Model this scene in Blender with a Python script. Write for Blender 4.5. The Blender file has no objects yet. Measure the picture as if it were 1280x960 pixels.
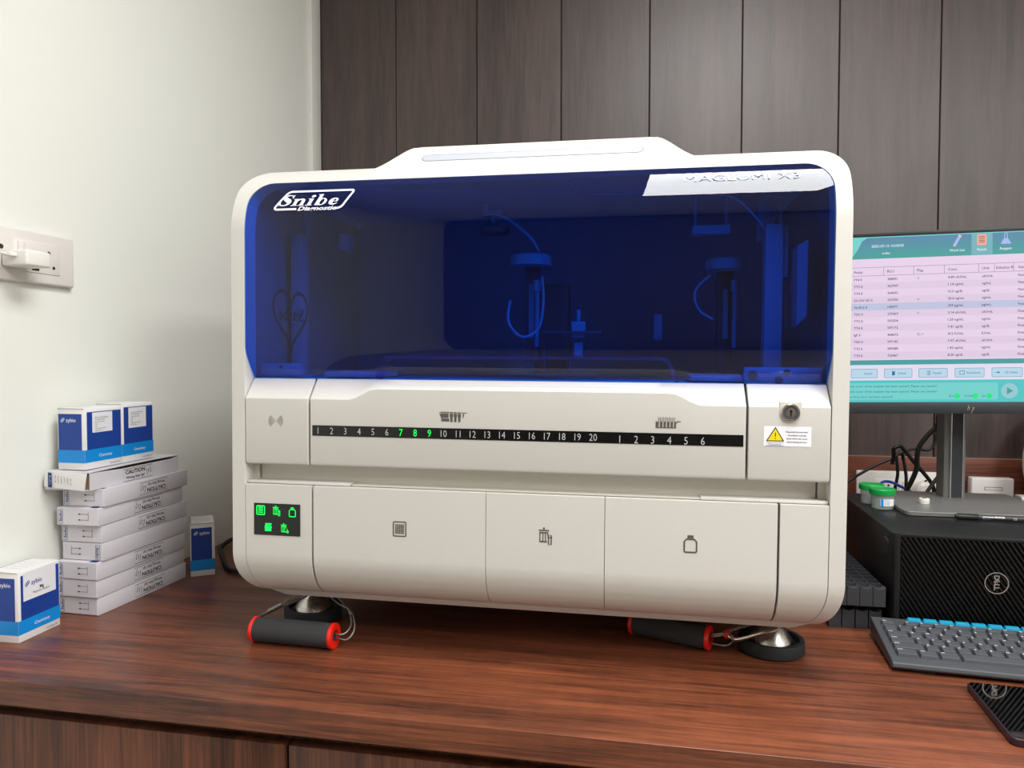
import bpy, bmesh, math, random
from mathutils import Vector, Matrix
random.seed(7)
PI = math.pi
S = bpy.context.scene
COL = S.collection

# ------------------------------------------------------------------ materials
def lin(c):
    return tuple((v/12.92 if v <= .04045 else ((v+.055)/1.055)**2.4) for v in [x/255. for x in c])
MATS = {}
def mat(name, rgb, rough=.5, metal=0., spec=.5, bump=0., bscale=300., coat=0., emit=None, estr=1., var=.0, vscale=40.):
    if name in MATS: return MATS[name]
    m = bpy.data.materials.new(name); m.use_nodes = True
    nt = m.node_tree; b = nt.nodes['Principled BSDF']
    c = lin(rgb)
    b.inputs['Base Color'].default_value = (*c, 1)
    b.inputs['Roughness'].default_value = rough
    b.inputs['Metallic'].default_value = metal
    b.inputs['Specular IOR Level'].default_value = spec
    b.inputs['Coat Weight'].default_value = coat
    tc = nt.nodes.new('ShaderNodeTexCoord')
    nz = nt.nodes.new('ShaderNodeTexNoise'); nz.inputs['Scale'].default_value = vscale
    nt.links.new(tc.outputs['Object'], nz.inputs['Vector'])
    mr = nt.nodes.new('ShaderNodeMapRange')
    mr.inputs['To Min'].default_value = max(0, rough-.05); mr.inputs['To Max'].default_value = min(1, rough+.05)
    nt.links.new(nz.outputs['Fac'], mr.inputs['Value']); nt.links.new(mr.outputs['Result'], b.inputs['Roughness'])
    if var:
        mx = nt.nodes.new('ShaderNodeMix'); mx.data_type = 'RGBA'
        mx.inputs[6].default_value = (*[v*(1-var) for v in c], 1); mx.inputs[7].default_value = (*[min(1, v*(1+var)) for v in c], 1)
        nt.links.new(nz.outputs['Fac'], mx.inputs[0]); nt.links.new(mx.outputs[2], b.inputs['Base Color'])
    if bump:
        n2 = nt.nodes.new('ShaderNodeTexNoise'); n2.inputs['Scale'].default_value = bscale
        nt.links.new(tc.outputs['Object'], n2.inputs['Vector'])
        bp = nt.nodes.new('ShaderNodeBump'); bp.inputs['Strength'].default_value = bump; bp.inputs['Distance'].default_value = .001
        nt.links.new(n2.outputs['Fac'], bp.inputs['Height']); nt.links.new(bp.outputs['Normal'], b.inputs['Normal'])
    if emit:
        b.inputs['Emission Color'].default_value = (*lin(emit), 1); b.inputs['Emission Strength'].default_value = estr
    MATS[name] = m
    return m

def screen_mat(name, rgb, k=1.0):
    """what a lit display gives off"""
    m = mat(name, (4, 4, 4), rough=.3, spec=.3, emit=rgb, estr=k)
    return m

def wood(name, dark, light, grain, rough, axis, spec=.5, board=None, bump=.12, fig=0., pores=0.):
    m = bpy.data.materials.new(name); m.use_nodes = True
    nt = m.node_tree; N = nt.nodes; Lk = nt.links; b = N['Principled BSDF']
    tc = N.new('ShaderNodeTexCoord'); sep = N.new('ShaderNodeSeparateXYZ'); Lk.new(tc.outputs['Object'], sep.inputs[0])
    comb = N.new('ShaderNodeCombineXYZ')
    src = {'X': ('X', 'Y', 'Z'), 'Z': ('Z', 'X', 'Y')}[axis]
    for i, a in enumerate(src): Lk.new(sep.outputs[a], comb.inputs[i])
    vec = comb.outputs[0]
    if board:
        w, x0 = board
        s = N.new('ShaderNodeMath'); s.operation = 'SUBTRACT'; s.inputs[1].default_value = x0; Lk.new(sep.outputs['X'], s.inputs[0])
        d = N.new('ShaderNodeMath'); d.operation = 'DIVIDE'; d.inputs[1].default_value = w; Lk.new(s.outputs[0], d.inputs[0])
        f = N.new('ShaderNodeMath'); f.operation = 'FLOOR'; Lk.new(d.outputs[0], f.inputs[0])
        mu = N.new('ShaderNodeMath'); mu.operation = 'MULTIPLY'; mu.inputs[1].default_value = 3.71; Lk.new(f.outputs[0], mu.inputs[0])
        c2 = N.new('ShaderNodeCombineXYZ')
        Lk.new(mu.outputs[0], c2.inputs[0]); Lk.new(mu.outputs[0], c2.inputs[2])
        ad = N.new('ShaderNodeVectorMath'); ad.operation = 'ADD'; Lk.new(vec, ad.inputs[0]); Lk.new(c2.outputs[0], ad.inputs[1]); vec = ad.outputs[0]
    def noise(sc, detail, dist, rough_=.6):
        mp = N.new('ShaderNodeMapping'); mp.inputs['Scale'].default_value = sc; Lk.new(vec, mp.inputs[0])
        n = N.new('ShaderNodeTexNoise'); n.inputs['Scale'].default_value = 1; n.inputs['Detail'].default_value = detail
        n.inputs['Distortion'].default_value = dist; n.inputs['Roughness'].default_value = rough_
        Lk.new(mp.outputs[0], n.inputs['Vector']); return n.outputs['Fac']
    g = grain
    big = noise((.9, 9*g, 9*g), 4, .8)
    mid = noise((2.2, 34*g, 34*g), 5, .5)
    fine = noise((7., 200*g, 200*g), 4, .15, .7)
    def mixf(a, bb, f):
        q = N.new('ShaderNodeMix'); q.data_type = 'FLOAT'; q.inputs[0].default_value = f
        Lk.new(a, q.inputs[2]); Lk.new(bb, q.inputs[3]); return q.outputs[0]
    t = mixf(mixf(big, mid, .5), fine, .34)
    if fig:
        t = mixf(t, noise((45., 14., 14.), 3, .6), fig)
    ramp = N.new('ShaderNodeValToRGB'); Lk.new(t, ramp.inputs[0])
    ramp.color_ramp.elements[0].position = .39; ramp.color_ramp.elements[0].color = (*lin(dark), 1)
    ramp.color_ramp.elements[1].position = .62; ramp.color_ramp.elements[1].color = (*lin(light), 1)
    colr = ramp.outputs[0]
    if pores:
        pn = noise((5., 330*g, 330*g), 2, .1, .5); pn2 = noise((1.6, 60*g, 60*g), 4, 1.2, .65)
        for src_, lo_, hi_, k_ in ((pn, .52, .64, pores*.7), (pn2, .54, .62, pores)):
            r2 = N.new('ShaderNodeMapRange'); r2.inputs['From Min'].default_value = lo_; r2.inputs['From Max'].default_value = hi_; r2.inputs['To Max'].default_value = k_
            Lk.new(src_, r2.inputs['Value'])
            m2 = N.new('ShaderNodeMix'); m2.data_type = 'RGBA'; m2.inputs[7].default_value = (*[v*.8 for v in lin(dark)], 1)
            Lk.new(r2.outputs[0], m2.inputs[0]); Lk.new(colr, m2.inputs[6]); colr = m2.outputs[2]
    Lk.new(colr, b.inputs['Base Color'])
    b.inputs['Specular IOR Level'].default_value = spec
    mr = N.new('ShaderNodeMapRange'); mr.inputs['To Min'].default_value = rough-.04; mr.inputs['To Max'].default_value = rough+.06
    Lk.new(fine, mr.inputs['Value']); Lk.new(mr.outputs['Result'], b.inputs['Roughness'])
    bp = N.new('ShaderNodeBump'); bp.inputs['Strength'].default_value = bump; bp.inputs['Distance'].default_value = .001
    Lk.new(fine, bp.inputs['Height']); Lk.new(bp.outputs['Normal'], b.inputs['Normal'])
    MATS[name] = m
    return m

def tinted_clear(name, tint, rough=.015, ior=1.49, body=None, bodyf=0.):
    """clear or coloured plastic sheet: coloured see-through plus mirror gloss by angle"""
    m = bpy.data.materials.new(name); m.use_nodes = True
    nt = m.node_tree; N = nt.nodes; Lk = nt.links
    for n in list(N): N.remove(n)
    out = N.new('ShaderNodeOutputMaterial'); tr = N.new('ShaderNodeBsdfTransparent'); tr.inputs[0].default_value = (*tint, 1)
    gl = N.new('ShaderNodeBsdfGlossy'); gl.inputs['Roughness'].default_value = rough
    base = tr.outputs[0]
    if body:
        df = N.new('ShaderNodeBsdfDiffuse'); df.inputs[0].default_value = (*lin(body), 1)
        mb = N.new('ShaderNodeMixShader'); mb.inputs[0].default_value = bodyf; Lk.new(tr.outputs[0], mb.inputs[1]); Lk.new(df.outputs[0], mb.inputs[2]); base = mb.outputs[0]
    fr = N.new('ShaderNodeFresnel'); fr.inputs[0].default_value = ior
    geo = N.new('ShaderNodeNewGeometry'); inv = N.new('ShaderNodeMath'); inv.operation = 'SUBTRACT'; inv.inputs[0].default_value = 1
    Lk.new(geo.outputs['Backfacing'], inv.inputs[1])
    mu = N.new('ShaderNodeMath'); mu.operation = 'MULTIPLY'; Lk.new(fr.outputs[0], mu.inputs[0]); Lk.new(inv.outputs[0], mu.inputs[1])
    tc = N.new('ShaderNodeTexCoord'); nz = N.new('ShaderNodeTexNoise'); nz.inputs['Scale'].default_value = 60
    Lk.new(tc.outputs['Object'], nz.inputs['Vector'])
    mr = N.new('ShaderNodeMapRange'); mr.inputs['To Min'].default_value = rough*.7; mr.inputs['To Max'].default_value = rough*1.4
    Lk.new(nz.outputs['Fac'], mr.inputs['Value']); Lk.new(mr.outputs['Result'], gl.inputs['Roughness'])
    mx = N.new('ShaderNodeMixShader'); Lk.new(mu.outputs[0], mx.inputs[0]); Lk.new(base, mx.inputs[1]); Lk.new(gl.outputs[0], mx.inputs[2])
    Lk.new(mx.outputs[0], out.inputs[0])
    MATS[name] = m
    return m

M_SHELL = mat('cream_plastic', (205, 202, 197), rough=.42, spec=.45, bump=.03, bscale=900, var=.015, vscale=9)
M_SHELL2 = mat('cream_recess', (206, 201, 191), rough=.5, spec=.4)
M_DARK = mat('black_gap', (14, 14, 15), rough=.7)
M_BLACK = mat('black_plastic', (24, 24, 26), rough=.45)
M_DISPLAY = mat('black_display', (8, 8, 10), rough=.2)
M_RUBBER = mat('black_rubber', (22, 24, 28), rough=.75, bump=.1, bscale=700)
M_STEEL = mat('polished_steel', (190, 185, 178), rough=.27, metal=1)
M_WIRE = mat('steel_cable', (150, 145, 138), rough=.35, metal=1)
M_FOAM = mat('charcoal_foam', (52, 52, 54), rough=.9, bump=.25, bscale=1200)
M_RED = mat('red_plastic', (240, 30, 16), rough=.35, emit=(240, 30, 16), estr=.0)
M_MARK = mat('grey_print', (84, 80, 76), rough=.6)
M_FINE = mat('fine_grey_print', (104, 100, 96), rough=.6)
M_WHITEP = mat('white_print', (232, 234, 244), rough=.45)
M_PALE = mat('pale_blue_print', (150, 158, 190), rough=.3)
M_NUM = mat('pale_print', (190, 190, 190), rough=.5)
M_GREEN = screen_mat('green_lamp', (20, 245, 90), 1.5)
M_SLOT = mat('light_bar_diffuser', (176, 180, 190), rough=.35)
M_PAPER = mat('white_card', (216, 213, 220), rough=.75, bump=.06, bscale=350, var=.02, vscale=25)
M_PAPER2 = mat('white_carton', (232, 230, 230), rough=.6, bump=.03, bscale=300)
M_KRAFT = mat('kraft_inside', (160, 124, 88), rough=.9)
M_INK = mat('black_ink', (28, 26, 30), rough=.7)
M_BLUEINK = mat('navy_ink', (30, 52, 116), rough=.6)
M_ROYAL = mat('royal_blue_print', (20, 62, 150), rough=.45)
M_CYAN = mat('sky_blue_print', (0, 140, 222), rough=.45)
M_LABEL = mat('label_paper', (232, 232, 238), rough=.6)
M_YELLOW = mat('yellow_print', (244, 208, 10), rough=.5)
M_SOCK = mat('white_socket_plastic', (226, 220, 216), rough=.35)
M_SOCK2 = mat('white_plastic', (232, 229, 224), rough=.35)
M_HOLE = mat('dark_hole', (40, 38, 36), rough=.8)
M_CABLE = mat('black_cable', (20, 20, 20), rough=.45)
M_GCABLE = mat('grey_cable', (78, 78, 74), rough=.5)
M_BCABLE = mat('blue_cable', (45, 84, 205), rough=.4)
M_PC = mat('black_case', (20, 20, 21), rough=.42, bump=.08, bscale=1500)
M_RIB = mat('grille_plastic', (19, 19, 20), rough=.36)
M_SILVER = mat('silver_logo', (176, 168, 162), rough=.35, metal=.6)
M_GUNM = mat('dark_grey_metal', (122, 121, 119), rough=.36, metal=.25)
M_SATIN = mat('satin_silver_edge', (176, 176, 178), rough=.3, metal=.8)
M_BEZEL = mat('monitor_bezel', (38, 41, 45), rough=.5)
M_KB = mat('keyboard_grey', (66, 68, 72), rough=.5)
M_KEY = mat('key_grey', (72, 74, 79), rough=.5)
M_BLUEKEY = mat('turquoise_key', (0, 140, 178), rough=.4)
M_PHRIM = mat('aubergine_rim', (58, 42, 50), rough=.35, metal=.3)
M_PHGLASS = mat('black_glass', (3, 3, 4), rough=.03, spec=1.0, vscale=5)
MATS['black_glass'].node_tree.nodes['Principled BSDF'].inputs['Coat Weight'].default_value = 1
M_RACK = mat('rack_grey', (50, 51, 55), rough=.5)
M_GREENLID = mat('green_lid', (0, 150, 66), rough=.4)
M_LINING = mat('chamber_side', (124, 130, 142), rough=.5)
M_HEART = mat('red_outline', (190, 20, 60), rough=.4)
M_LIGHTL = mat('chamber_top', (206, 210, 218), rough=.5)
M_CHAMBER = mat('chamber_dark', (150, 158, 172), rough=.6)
M_PART = mat('machine_grey', (150, 156, 166), rough=.4)
M_PARTD = mat('machine_dark', (70, 72, 80), rough=.45)
M_WALLW = mat('painted_wall', (231, 232, 225), rough=.5, spec=.35, bump=.02, bscale=120, var=.01, vscale=3)
M_CEIL = mat('ceiling_paint', (245, 245, 242), rough=.8)
M_FLOOR = mat('floor_tile', (150, 142, 132), rough=.4, var=.08, vscale=6)
M_FAR = mat('beige_wall', (112, 104, 96), rough=.7, var=.03, vscale=2)
M_TRIMW = mat('white_trim', (222, 221, 214), rough=.4)
M_COVER = tinted_clear('blue_tinted_acrylic', (.11, .52, .93), rough=.012, ior=1.50)
M_CUP = tinted_clear('clear_cup', (.90, .94, .92), rough=.12, ior=1.45, body=(215, 225, 220), bodyf=.22)
M_DESK = wood('red_brown_laminate', (58, 31, 22), (150, 84, 55), 1.0, .30, 'X', spec=.5, bump=.05, fig=.06, pores=.5)
M_CAB = wood('cabinet_laminate', (54, 29, 20), (122, 72, 49), 1.0, .4, 'Z', spec=.4, bump=.05, pores=.4)
M_SPL = wood('splash_laminate', (70, 34, 26), (128, 74, 54), 1.0, .35, 'X', spec=.4, bump=.05)
M_SPLTOP = mat('splash_edge', (150, 118, 102), rough=.4)
PW, PX0 = .262, -1.044
M_PANEL = wood('dark_wall_panel', (42, 29, 28), (80, 62, 59), .8, .45, 'Z', spec=.85, board=(PW, PX0), bump=.15)

# ------------------------------------------------------------------ mesh building
class MB:
    def __init__(s):
        s.v = []; s.f = []; s.m = []; s.mats = []
    def mi(s, m):
        if m not in s.mats: s.mats.append(m)
        return s.mats.index(m)
    def add(s, verts, faces, m, T=None):
        o = len(s.v); k = s.mi(m)
        for p in verts:
            p = Vector(p)
            s.v.append(T @ p if T else p)
        for f in faces:
            s.f.append([o+i for i in f]); s.m.append(k)
    def box(s, lo, hi, m, bev=0., T=None, seg=2):
        x0, y0, z0 = lo; x1, y1, z1 = hi
        if bev <= 0:
            v = [(x0,y0,z0),(x1,y0,z0),(x1,y1,z0),(x0,y1,z0),(x0,y0,z1),(x1,y0,z1),(x1,y1,z1),(x0,y1,z1)]
            f = [(0,3,2,1),(4,5,6,7),(0,1,5,4),(1,2,6,5),(2,3,7,6),(3,0,4,7)]
            s.add(v, f, m, T); return
        bm = bmesh.new(); bmesh.ops.create_cube(bm, size=1)
        for q in bm.verts:
            q.co = Vector(((x0+x1)/2+q.co.x*(x1-x0), (y0+y1)/2+q.co.y*(y1-y0), (z0+z1)/2+q.co.z*(z1-z0)))
        bmesh.ops.bevel(bm, geom=bm.edges[:], offset=bev, segments=seg, affect='EDGES', profile=.5)
        bm.verts.index_update()
        s.add([q.co.copy() for q in bm.verts], [[q.index for q in f.verts] for f in bm.faces], m, T); bm.free()
    def tube(s, pts, r, m, n=8, smooth=True, caps=True, sub=5):
        P = [Vector(p) for p in pts]
        if smooth and len(P) > 2:
            Q = []
            for i in range(len(P)-1):
                a = P[max(i-1, 0)]; b = P[i]; c = P[i+1]; d = P[min(i+2, len(P)-1)]
                for k in range(sub):
                    t = k/sub
                    Q.append(.5*((2*b)+(c-a)*t+(2*a-5*b+4*c-d)*t*t+(3*b-a-3*c+d)*t**3))
            Q.append(P[-1]); P = Q
        R = r if isinstance(r, (list, tuple)) else [r]*len(P)
        if len(R) != len(P): R = [R[0]+(R[-1]-R[0])*i/(len(P)-1) for i in range(len(P))]
        T0 = (P[1]-P[0]).normalized(); ref = Vector((0, 0, 1)) if abs(T0.z) < .9 else Vector((1, 0, 0))
        U = (ref - T0*ref.dot(T0)).normalized(); verts = []
        for i, p in enumerate(P):
            t = (P[min(i+1, len(P)-1)]-P[max(i-1, 0)]).normalized()
            U = (U - t*U.dot(t)).normalized(); W = t.cross(U)
            for k in range(n):
                a = 2*PI*k/n
                verts.append(p+(U*math.cos(a)+W*math.sin(a))*R[i])
        f = []
        for i in range(len(P)-1):
            for k in range(n):
                f.append((i*n+k, i*n+(k+1) % n, (i+1)*n+(k+1) % n, (i+1)*n+k))
        if caps:
            f.append(list(range(n))[::-1]); f.append([(len(P)-1)*n+k for k in range(n)])
        s.add(verts, f, m)
    def lathe(s, prof, m, T=None, n=40, closed=False):
        """prof: list of (r, z) bottom to top, about local Z"""
        v = []; f = []; L = len(prof)
        for (r, z) in prof:
            for k in range(n):
                a = 2*PI*k/n; v.append((r*math.cos(a), r*math.sin(a), z))
        for i in range(L-1 if not closed else L):
            j = (i+1) % L
            for k in range(n):
                f.append((i*n+k, i*n+(k+1) % n, j*n+(k+1) % n, j*n+k))
        if not closed:
            f.append(list(range(n))[::-1]); f.append([(L-1)*n+k for k in range(n)])
        s.add(v, f, m, T)
    def prism(s, poly, o, ux, uy, depth, m):
        """poly in the plane (ux, uy) pushed by depth along ux x uy"""
        o = Vector(o); ux = Vector(ux); uy = Vector(uy); n = ux.cross(uy)
        a = [o+ux*p[0]+uy*p[1] for p in poly]; b = [q+n*depth for q in a]; k = len(poly)
        f = [list(range(k))[::-1], [k+i for i in range(k)]]
        for i in range(k): f.append((i, (i+1) % k, k+(i+1) % k, k+i))
        s.add(a+b, f, m)
    def loft(s, loops, m, closed=True, caps=True):
        n = len(loops[0]); v = [p for L in loops for p in L]; f = []
        for i in range(len(loops)-1):
            for k in range(n if closed else n-1):
                f.append((i*n+k, i*n+(k+1) % n, (i+1)*n+(k+1) % n, (i+1)*n+k))
        if caps:
            f.append(list(range(n))[::-1]); f.append([(len(loops)-1)*n+k for k in range(n)])
        s.add(v, f, m)
    def build(s, name, parent=None, bevel=0., ang=32, fix=True, bang=50):
        me = bpy.data.meshes.new(name)
        me.from_pydata([tuple(p) for p in s.v], [], s.f)
        for m in s.mats: me.materials.append(m)
        for p, k in zip(me.polygons, s.m): p.material_index = k; p.use_smooth = True
        me.validate()
        if fix:
            bm = bmesh.new(); bm.from_mesh(me); bmesh.ops.recalc_face_normals(bm, faces=bm.faces[:]); bm.to_mesh(me); bm.free()
        me.set_sharp_from_angle(angle=math.radians(ang))
        o = bpy.data.objects.new(name, me); COL.objects.link(o)
        if parent: o.parent = parent
        if bevel:
            b = o.modifiers.new('edge', 'BEVEL'); b.width = bevel; b.segments = 2; b.limit_method = 'ANGLE'; b.angle_limit = math.radians(bang)
            b.harden_normals = True
        return o

def thing(name, label, cat, loc=(0,0,0), rot=(0,0,0), group=None):
    o = bpy.data.objects.new(name, None); COL.objects.link(o); o.empty_display_size = .05
    o.location = loc; o.rotation_euler = rot; o['label'] = label; o['category'] = cat
    if group: o['group'] = group
    return o
def tag(o, label, cat, group=None):
    o['label'] = label; o['category'] = cat
    if group: o['group'] = group
    return o
def struct(o): o['kind'] = 'structure'; return o
def dup(root, loc, rot, label, group=None):
    r = root.copy(); COL.objects.link(r); r.location = loc; r.rotation_euler = rot; r['label'] = label
    if group: r['group'] = group
    for ch in list(root.children):
        c = ch.copy(); COL.objects.link(c); c.parent = r
        for g in list(ch.children):
            d = g.copy(); COL.objects.link(d); d.parent = c
    return r

# ---- flat print: text and marks
_tc = {}
def glyphs(body, bold=0., shear=0.):
    k = (body, bold, shear)
    if k in _tc: return _tc[k]
    cu = bpy.data.curves.new('t', 'FONT'); cu.body = body; cu.size = 1; cu.resolution_u = 2; cu.offset = bold; cu.shear = shear
    ob = bpy.data.objects.new('t', cu)
    me = ob.to_mesh()
    v = [(p.co.x, p.co.y) for p in me.vertices]; f = [list(p.vertices) for p in me.polygons]
    ob.to_mesh_clear(); bpy.data.objects.remove(ob); bpy.data.curves.remove(cu)
    _tc[k] = (v, f); return _tc[k]
CAPH = max(p[1] for p in glyphs('H')[0])

class Print(MB):
    """marks on a surface: u right, v up, lifted a hair along u x v; map=(u,v)->point for curved faces"""
    def __init__(s, o=(0,0,0), ux=(1,0,0), uy=(0,0,1), eps=.0004, fn=None):
        super().__init__(); s.o = Vector(o); s.ux = Vector(ux).normalized(); s.uy = Vector(uy).normalized(); s.n = s.ux.cross(s.uy); s.eps = eps; s.fn = fn
    def P(s, u, v, lift=0):
        if s.fn: return s.fn(u, v)
        return s.o+s.ux*u+s.uy*v+s.n*(s.eps+lift)
    def poly(s, pts, m, lift=0):
        s.add([s.P(u, v, lift) for u, v in pts], [list(range(len(pts)))], m)
    def faces(s, pts, fs, m, lift=0):
        s.add([s.P(u, v, lift) for u, v in pts], fs, m)
    def rect(s, u0, v0, u1, v1, m, lift=0): s.poly([(u0,v0),(u1,v0),(u1,v1),(u0,v1)], m, lift)
    def stroke(s, pts, w, m, lift=0, closed=False):
        W = w if isinstance(w, (list, tuple)) else [w]*len(pts)
        n = len(pts); A = []; B = []
        for i in range(n):
            p0 = pts[(i-1) % n] if (closed or i > 0) else pts[i]; p1 = pts[(i+1) % n] if (closed or i < n-1) else pts[i]
            dx, dy = p1[0]-p0[0], p1[1]-p0[1]; L = math.hypot(dx, dy) or 1; nx, ny = -dy/L, dx/L
            k = 1.
            if (closed or 0 < i < n-1):
                a = Vector((pts[i][0]-p0[0], pts[i][1]-p0[1])); b = Vector((p1[0]-pts[i][0], p1[1]-pts[i][1]))
                if a.length and b.length:
                    c = max(.35, math.cos(a.angle(b)/2)); k = 1/c
            h = W[i]/2*k
            A.append((pts[i][0]+nx*h, pts[i][1]+ny*h)); B.append((pts[i][0]-nx*h, pts[i][1]-ny*h))
        f = [(i, n+i, n+(i+1) % n, (i+1) % n) for i in range(n if closed else n-1)]
        s.faces(A+B, f, m, lift)
    def ring(s, u, v, r, w, m, lift=0, n=28, ry=None):
        s.stroke([(u+r*math.cos(2*PI*k/n), v+(ry or r)*math.sin(2*PI*k/n)) for k in range(n)], w, m, lift, True)
    def disc(s, u, v, r, m, lift=0, n=20):
        s.poly([(u+r*math.cos(2*PI*k/n), v+r*math.sin(2*PI*k/n)) for k in range(n)], m, lift)
    def frame(s, u0, v0, u1, v1, w, m, lift=0):
        s.stroke([(u0,v0),(u1,v0),(u1,v1),(u0,v1)], w, m, lift, True)
    def rrect(s, u0, v0, u1, v1, r, m, lift=0):
        s.poly(rr(u0, v0, u1, v1, r), m, lift)
    def text(s, body, u, v, cap, m, align='L', bold=0., shear=0., rot=0., lift=0, xs=1., mirror=False):
        vv, ff = glyphs(body, bold, shear)
        if not vv: return
        k = cap/CAPH; x0 = min(p[0] for p in vv); x1 = max(p[0] for p in vv)
        off = {'L': x0, 'C': (x0+x1)/2, 'R': x1}[align]; c, sn = math.cos(rot), math.sin(rot); q = []
        for (x, y) in vv:
            a = (x-off)*k*xs*(-1 if mirror else 1); b = y*k-(cap/2 if align == 'C' else 0)
            q.append((u+a*c-b*sn, v+a*sn+b*c))
        s.faces(q, ff, m, lift)
    def out(s, name, parent=None): return s.build(name, parent, fix=False)
def rr(u0, v0, u1, v1, r, n=5):
    P = []
    for cx, cy, a in ((u1-r, v0+r, -PI/2), (u1-r, v1-r, 0), (u0+r, v1-r, PI/2), (u0+r, v0+r, PI)):
        for k in range(n+1):
            t = a+PI/2*k/n; P.append((cx+r*math.cos(t), cy+r*math.sin(t)))
    return P

def snibe(pr, u, v, h, m, shear=.35, rot=0., mirror=False, lift=0, xs=1.):
    """bold italic slab lettering, drawn glyph by glyph; h = cap height; returns width"""
    c, sn = math.cos(rot), math.sin(rot)
    class G:
        x = 0
    def tr(p):
        a = ((G.x+p[0])*xs+shear*p[1])*h*(-1 if mirror else 1); b = p[1]*h
        return (u+a*c-b*sn, v+a*sn+b*c)
    def st(pts, w):
        n = len(pts); Q = []; Wd = []
        for i in range(n-1):
            a = pts[max(i-1,0)]; b = pts[i]; cc = pts[i+1]; d = pts[min(i+2,n-1)]
            for k in range(3):
                t = k/3
                Q.append(tuple(.5*((2*b[j])+(cc[j]-a[j])*t+(2*a[j]-5*b[j]+4*cc[j]-d[j])*t*t+(3*b[j]-a[j]-3*cc[j]+d[j])*t**3) for j in (0,1)))
                Wd.append(w[i]+(w[i+1]-w[i])*t)
        Q.append(pts[-1]); Wd.append(w[-1]); A = []; B = []
        for i in range(len(Q)):
            p0 = Q[max(i-1,0)]; p1 = Q[min(i+1,len(Q)-1)]; dx, dy = p1[0]-p0[0], p1[1]-p0[1]; L = math.hypot(dx,dy) or 1
            # calligraphic: thick across horizontals of motion
            A.append(tr((Q[i][0]-dy/L*Wd[i]/2, Q[i][1]+dx/L*Wd[i]/2))); B.append(tr((Q[i][0]+dy/L*Wd[i]/2, Q[i][1]-dx/L*Wd[i]/2)))
        k = len(Q); pr.faces(A+B, [(i, k+i, k+i+1, i+1) for i in range(k-1)], m, lift)
    def rc(x0, y0, x1, y1): pr.poly([tr(p) for p in ((x0,y0),(x1,y0),(x1,y1),(x0,y1))], m, lift)
    def ell(cx, cy, rx, ry, ix, iy, sh=0.):
        n = 24; o = [tr((cx+rx*math.cos(2*PI*k/n), cy+ry*math.sin(2*PI*k/n))) for k in range(n)]
        i = [tr((cx+sh+ix*math.cos(2*PI*k/n), cy+iy*math.sin(2*PI*k/n))) for k in range(n)]
        pr.faces(o+i, [(k, (k+1) % n, n+(k+1) % n, n+k) for k in range(n)], m, lift)
    # S
    st([(.66,.76),(.58,.91),(.40,.965),(.22,.90),(.17,.76),(.28,.62),(.46,.49),(.58,.34),(.55,.15),(.36,.04),(.16,.08),(.06,.26)], [.04,.07,.08,.14,.2,.28,.31,.26,.17,.08,.07,.04])
    rc(.635,.68,.69,.98); rc(.03,.02,.085,.34); G.x += .80
    # n
    rc(.08,0,.29,.62); rc(-.02,0,.38,.055); rc(-.02,.565,.2,.62)
    st([(.24,.40),(.36,.555),(.50,.57),(.60,.50),(.62,.36),(.62,0)], [.04,.11,.14,.19,.21,.21]); rc(.43,0,.80,.055); G.x += .90
    # i
    rc(.08,0,.29,.62); rc(-.02,0,.38,.055); rc(-.02,.565,.2,.62)
    pr.poly([tr((.19+.13*math.cos(k*PI/8), .83+.12*math.sin(k*PI/8))) for k in range(16)], m, lift); G.x += .46
    # b
    rc(.08,0,.28,1.0); rc(-.02,.945,.2,1.0); ell(.42,.31,.30,.325,.115,.26,.02); G.x += .82
    # e
    st([(.50,.36),(.49,.49),(.36,.57),(.20,.49),(.16,.30),(.22,.13),(.40,.05),(.60,.17)], [.10,.13,.1,.2,.23,.2,.10,.04]); rc(.2,.29,.56,.345)
    G.x += .64
    return G.x*h

def zlogo(pr, u, v, cap, m, lift=0):
    """leaf shaped ring mark and lower-case lettering"""
    for k, (du, dv) in enumerate(((0, 0), (.34, .3))):
        pts = []
        for q in range(16):
            a = 2*PI*q/16; x, y = .52*math.cos(a), .34*math.sin(a); cs, sn = math.cos(.9), math.sin(.9)
            pts.append((u+cap*(.45+du+x*cs-y*sn), v+cap*(.42+dv+x*sn+y*cs)))
        pr.stroke(pts, cap*.17, m, lift, True)
    pr.text('zybio', u+cap*1.75, v, cap*1.1, m, bold=.012, lift=lift)

# ------------------------------------------------------------------ camera
cam = bpy.data.cameras.new('camera'); co = bpy.data.objects.new('camera', cam); COL.objects.link(co)
cam.sensor_fit = 'HORIZONTAL'; cam.sensor_width = 36; cam.lens = 36*888.23/1280; cam.clip_start = .02
yaw, pitch, roll = .1868, .0313, .0005
f0 = Vector((-math.sin(yaw), math.cos(yaw), 0)); r0 = Vector((math.cos(yaw), math.sin(yaw), 0)); u0 = Vector((0, 0, 1))
fw = f0*math.cos(pitch)-u0*math.sin(pitch); up = u0*math.cos(pitch)+f0*math.sin(pitch)
rx = r0*math.cos(roll)+up*math.sin(roll); uy_ = up*math.cos(roll)-r0*math.sin(roll)
co.matrix_world = Matrix(((rx.x, uy_.x, -fw.x, 0), (rx.y, uy_.y, -fw.y, 0), (rx.z, uy_.z, -fw.z, .46), (0, 0, 0, 1)))
S.camera = co

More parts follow.
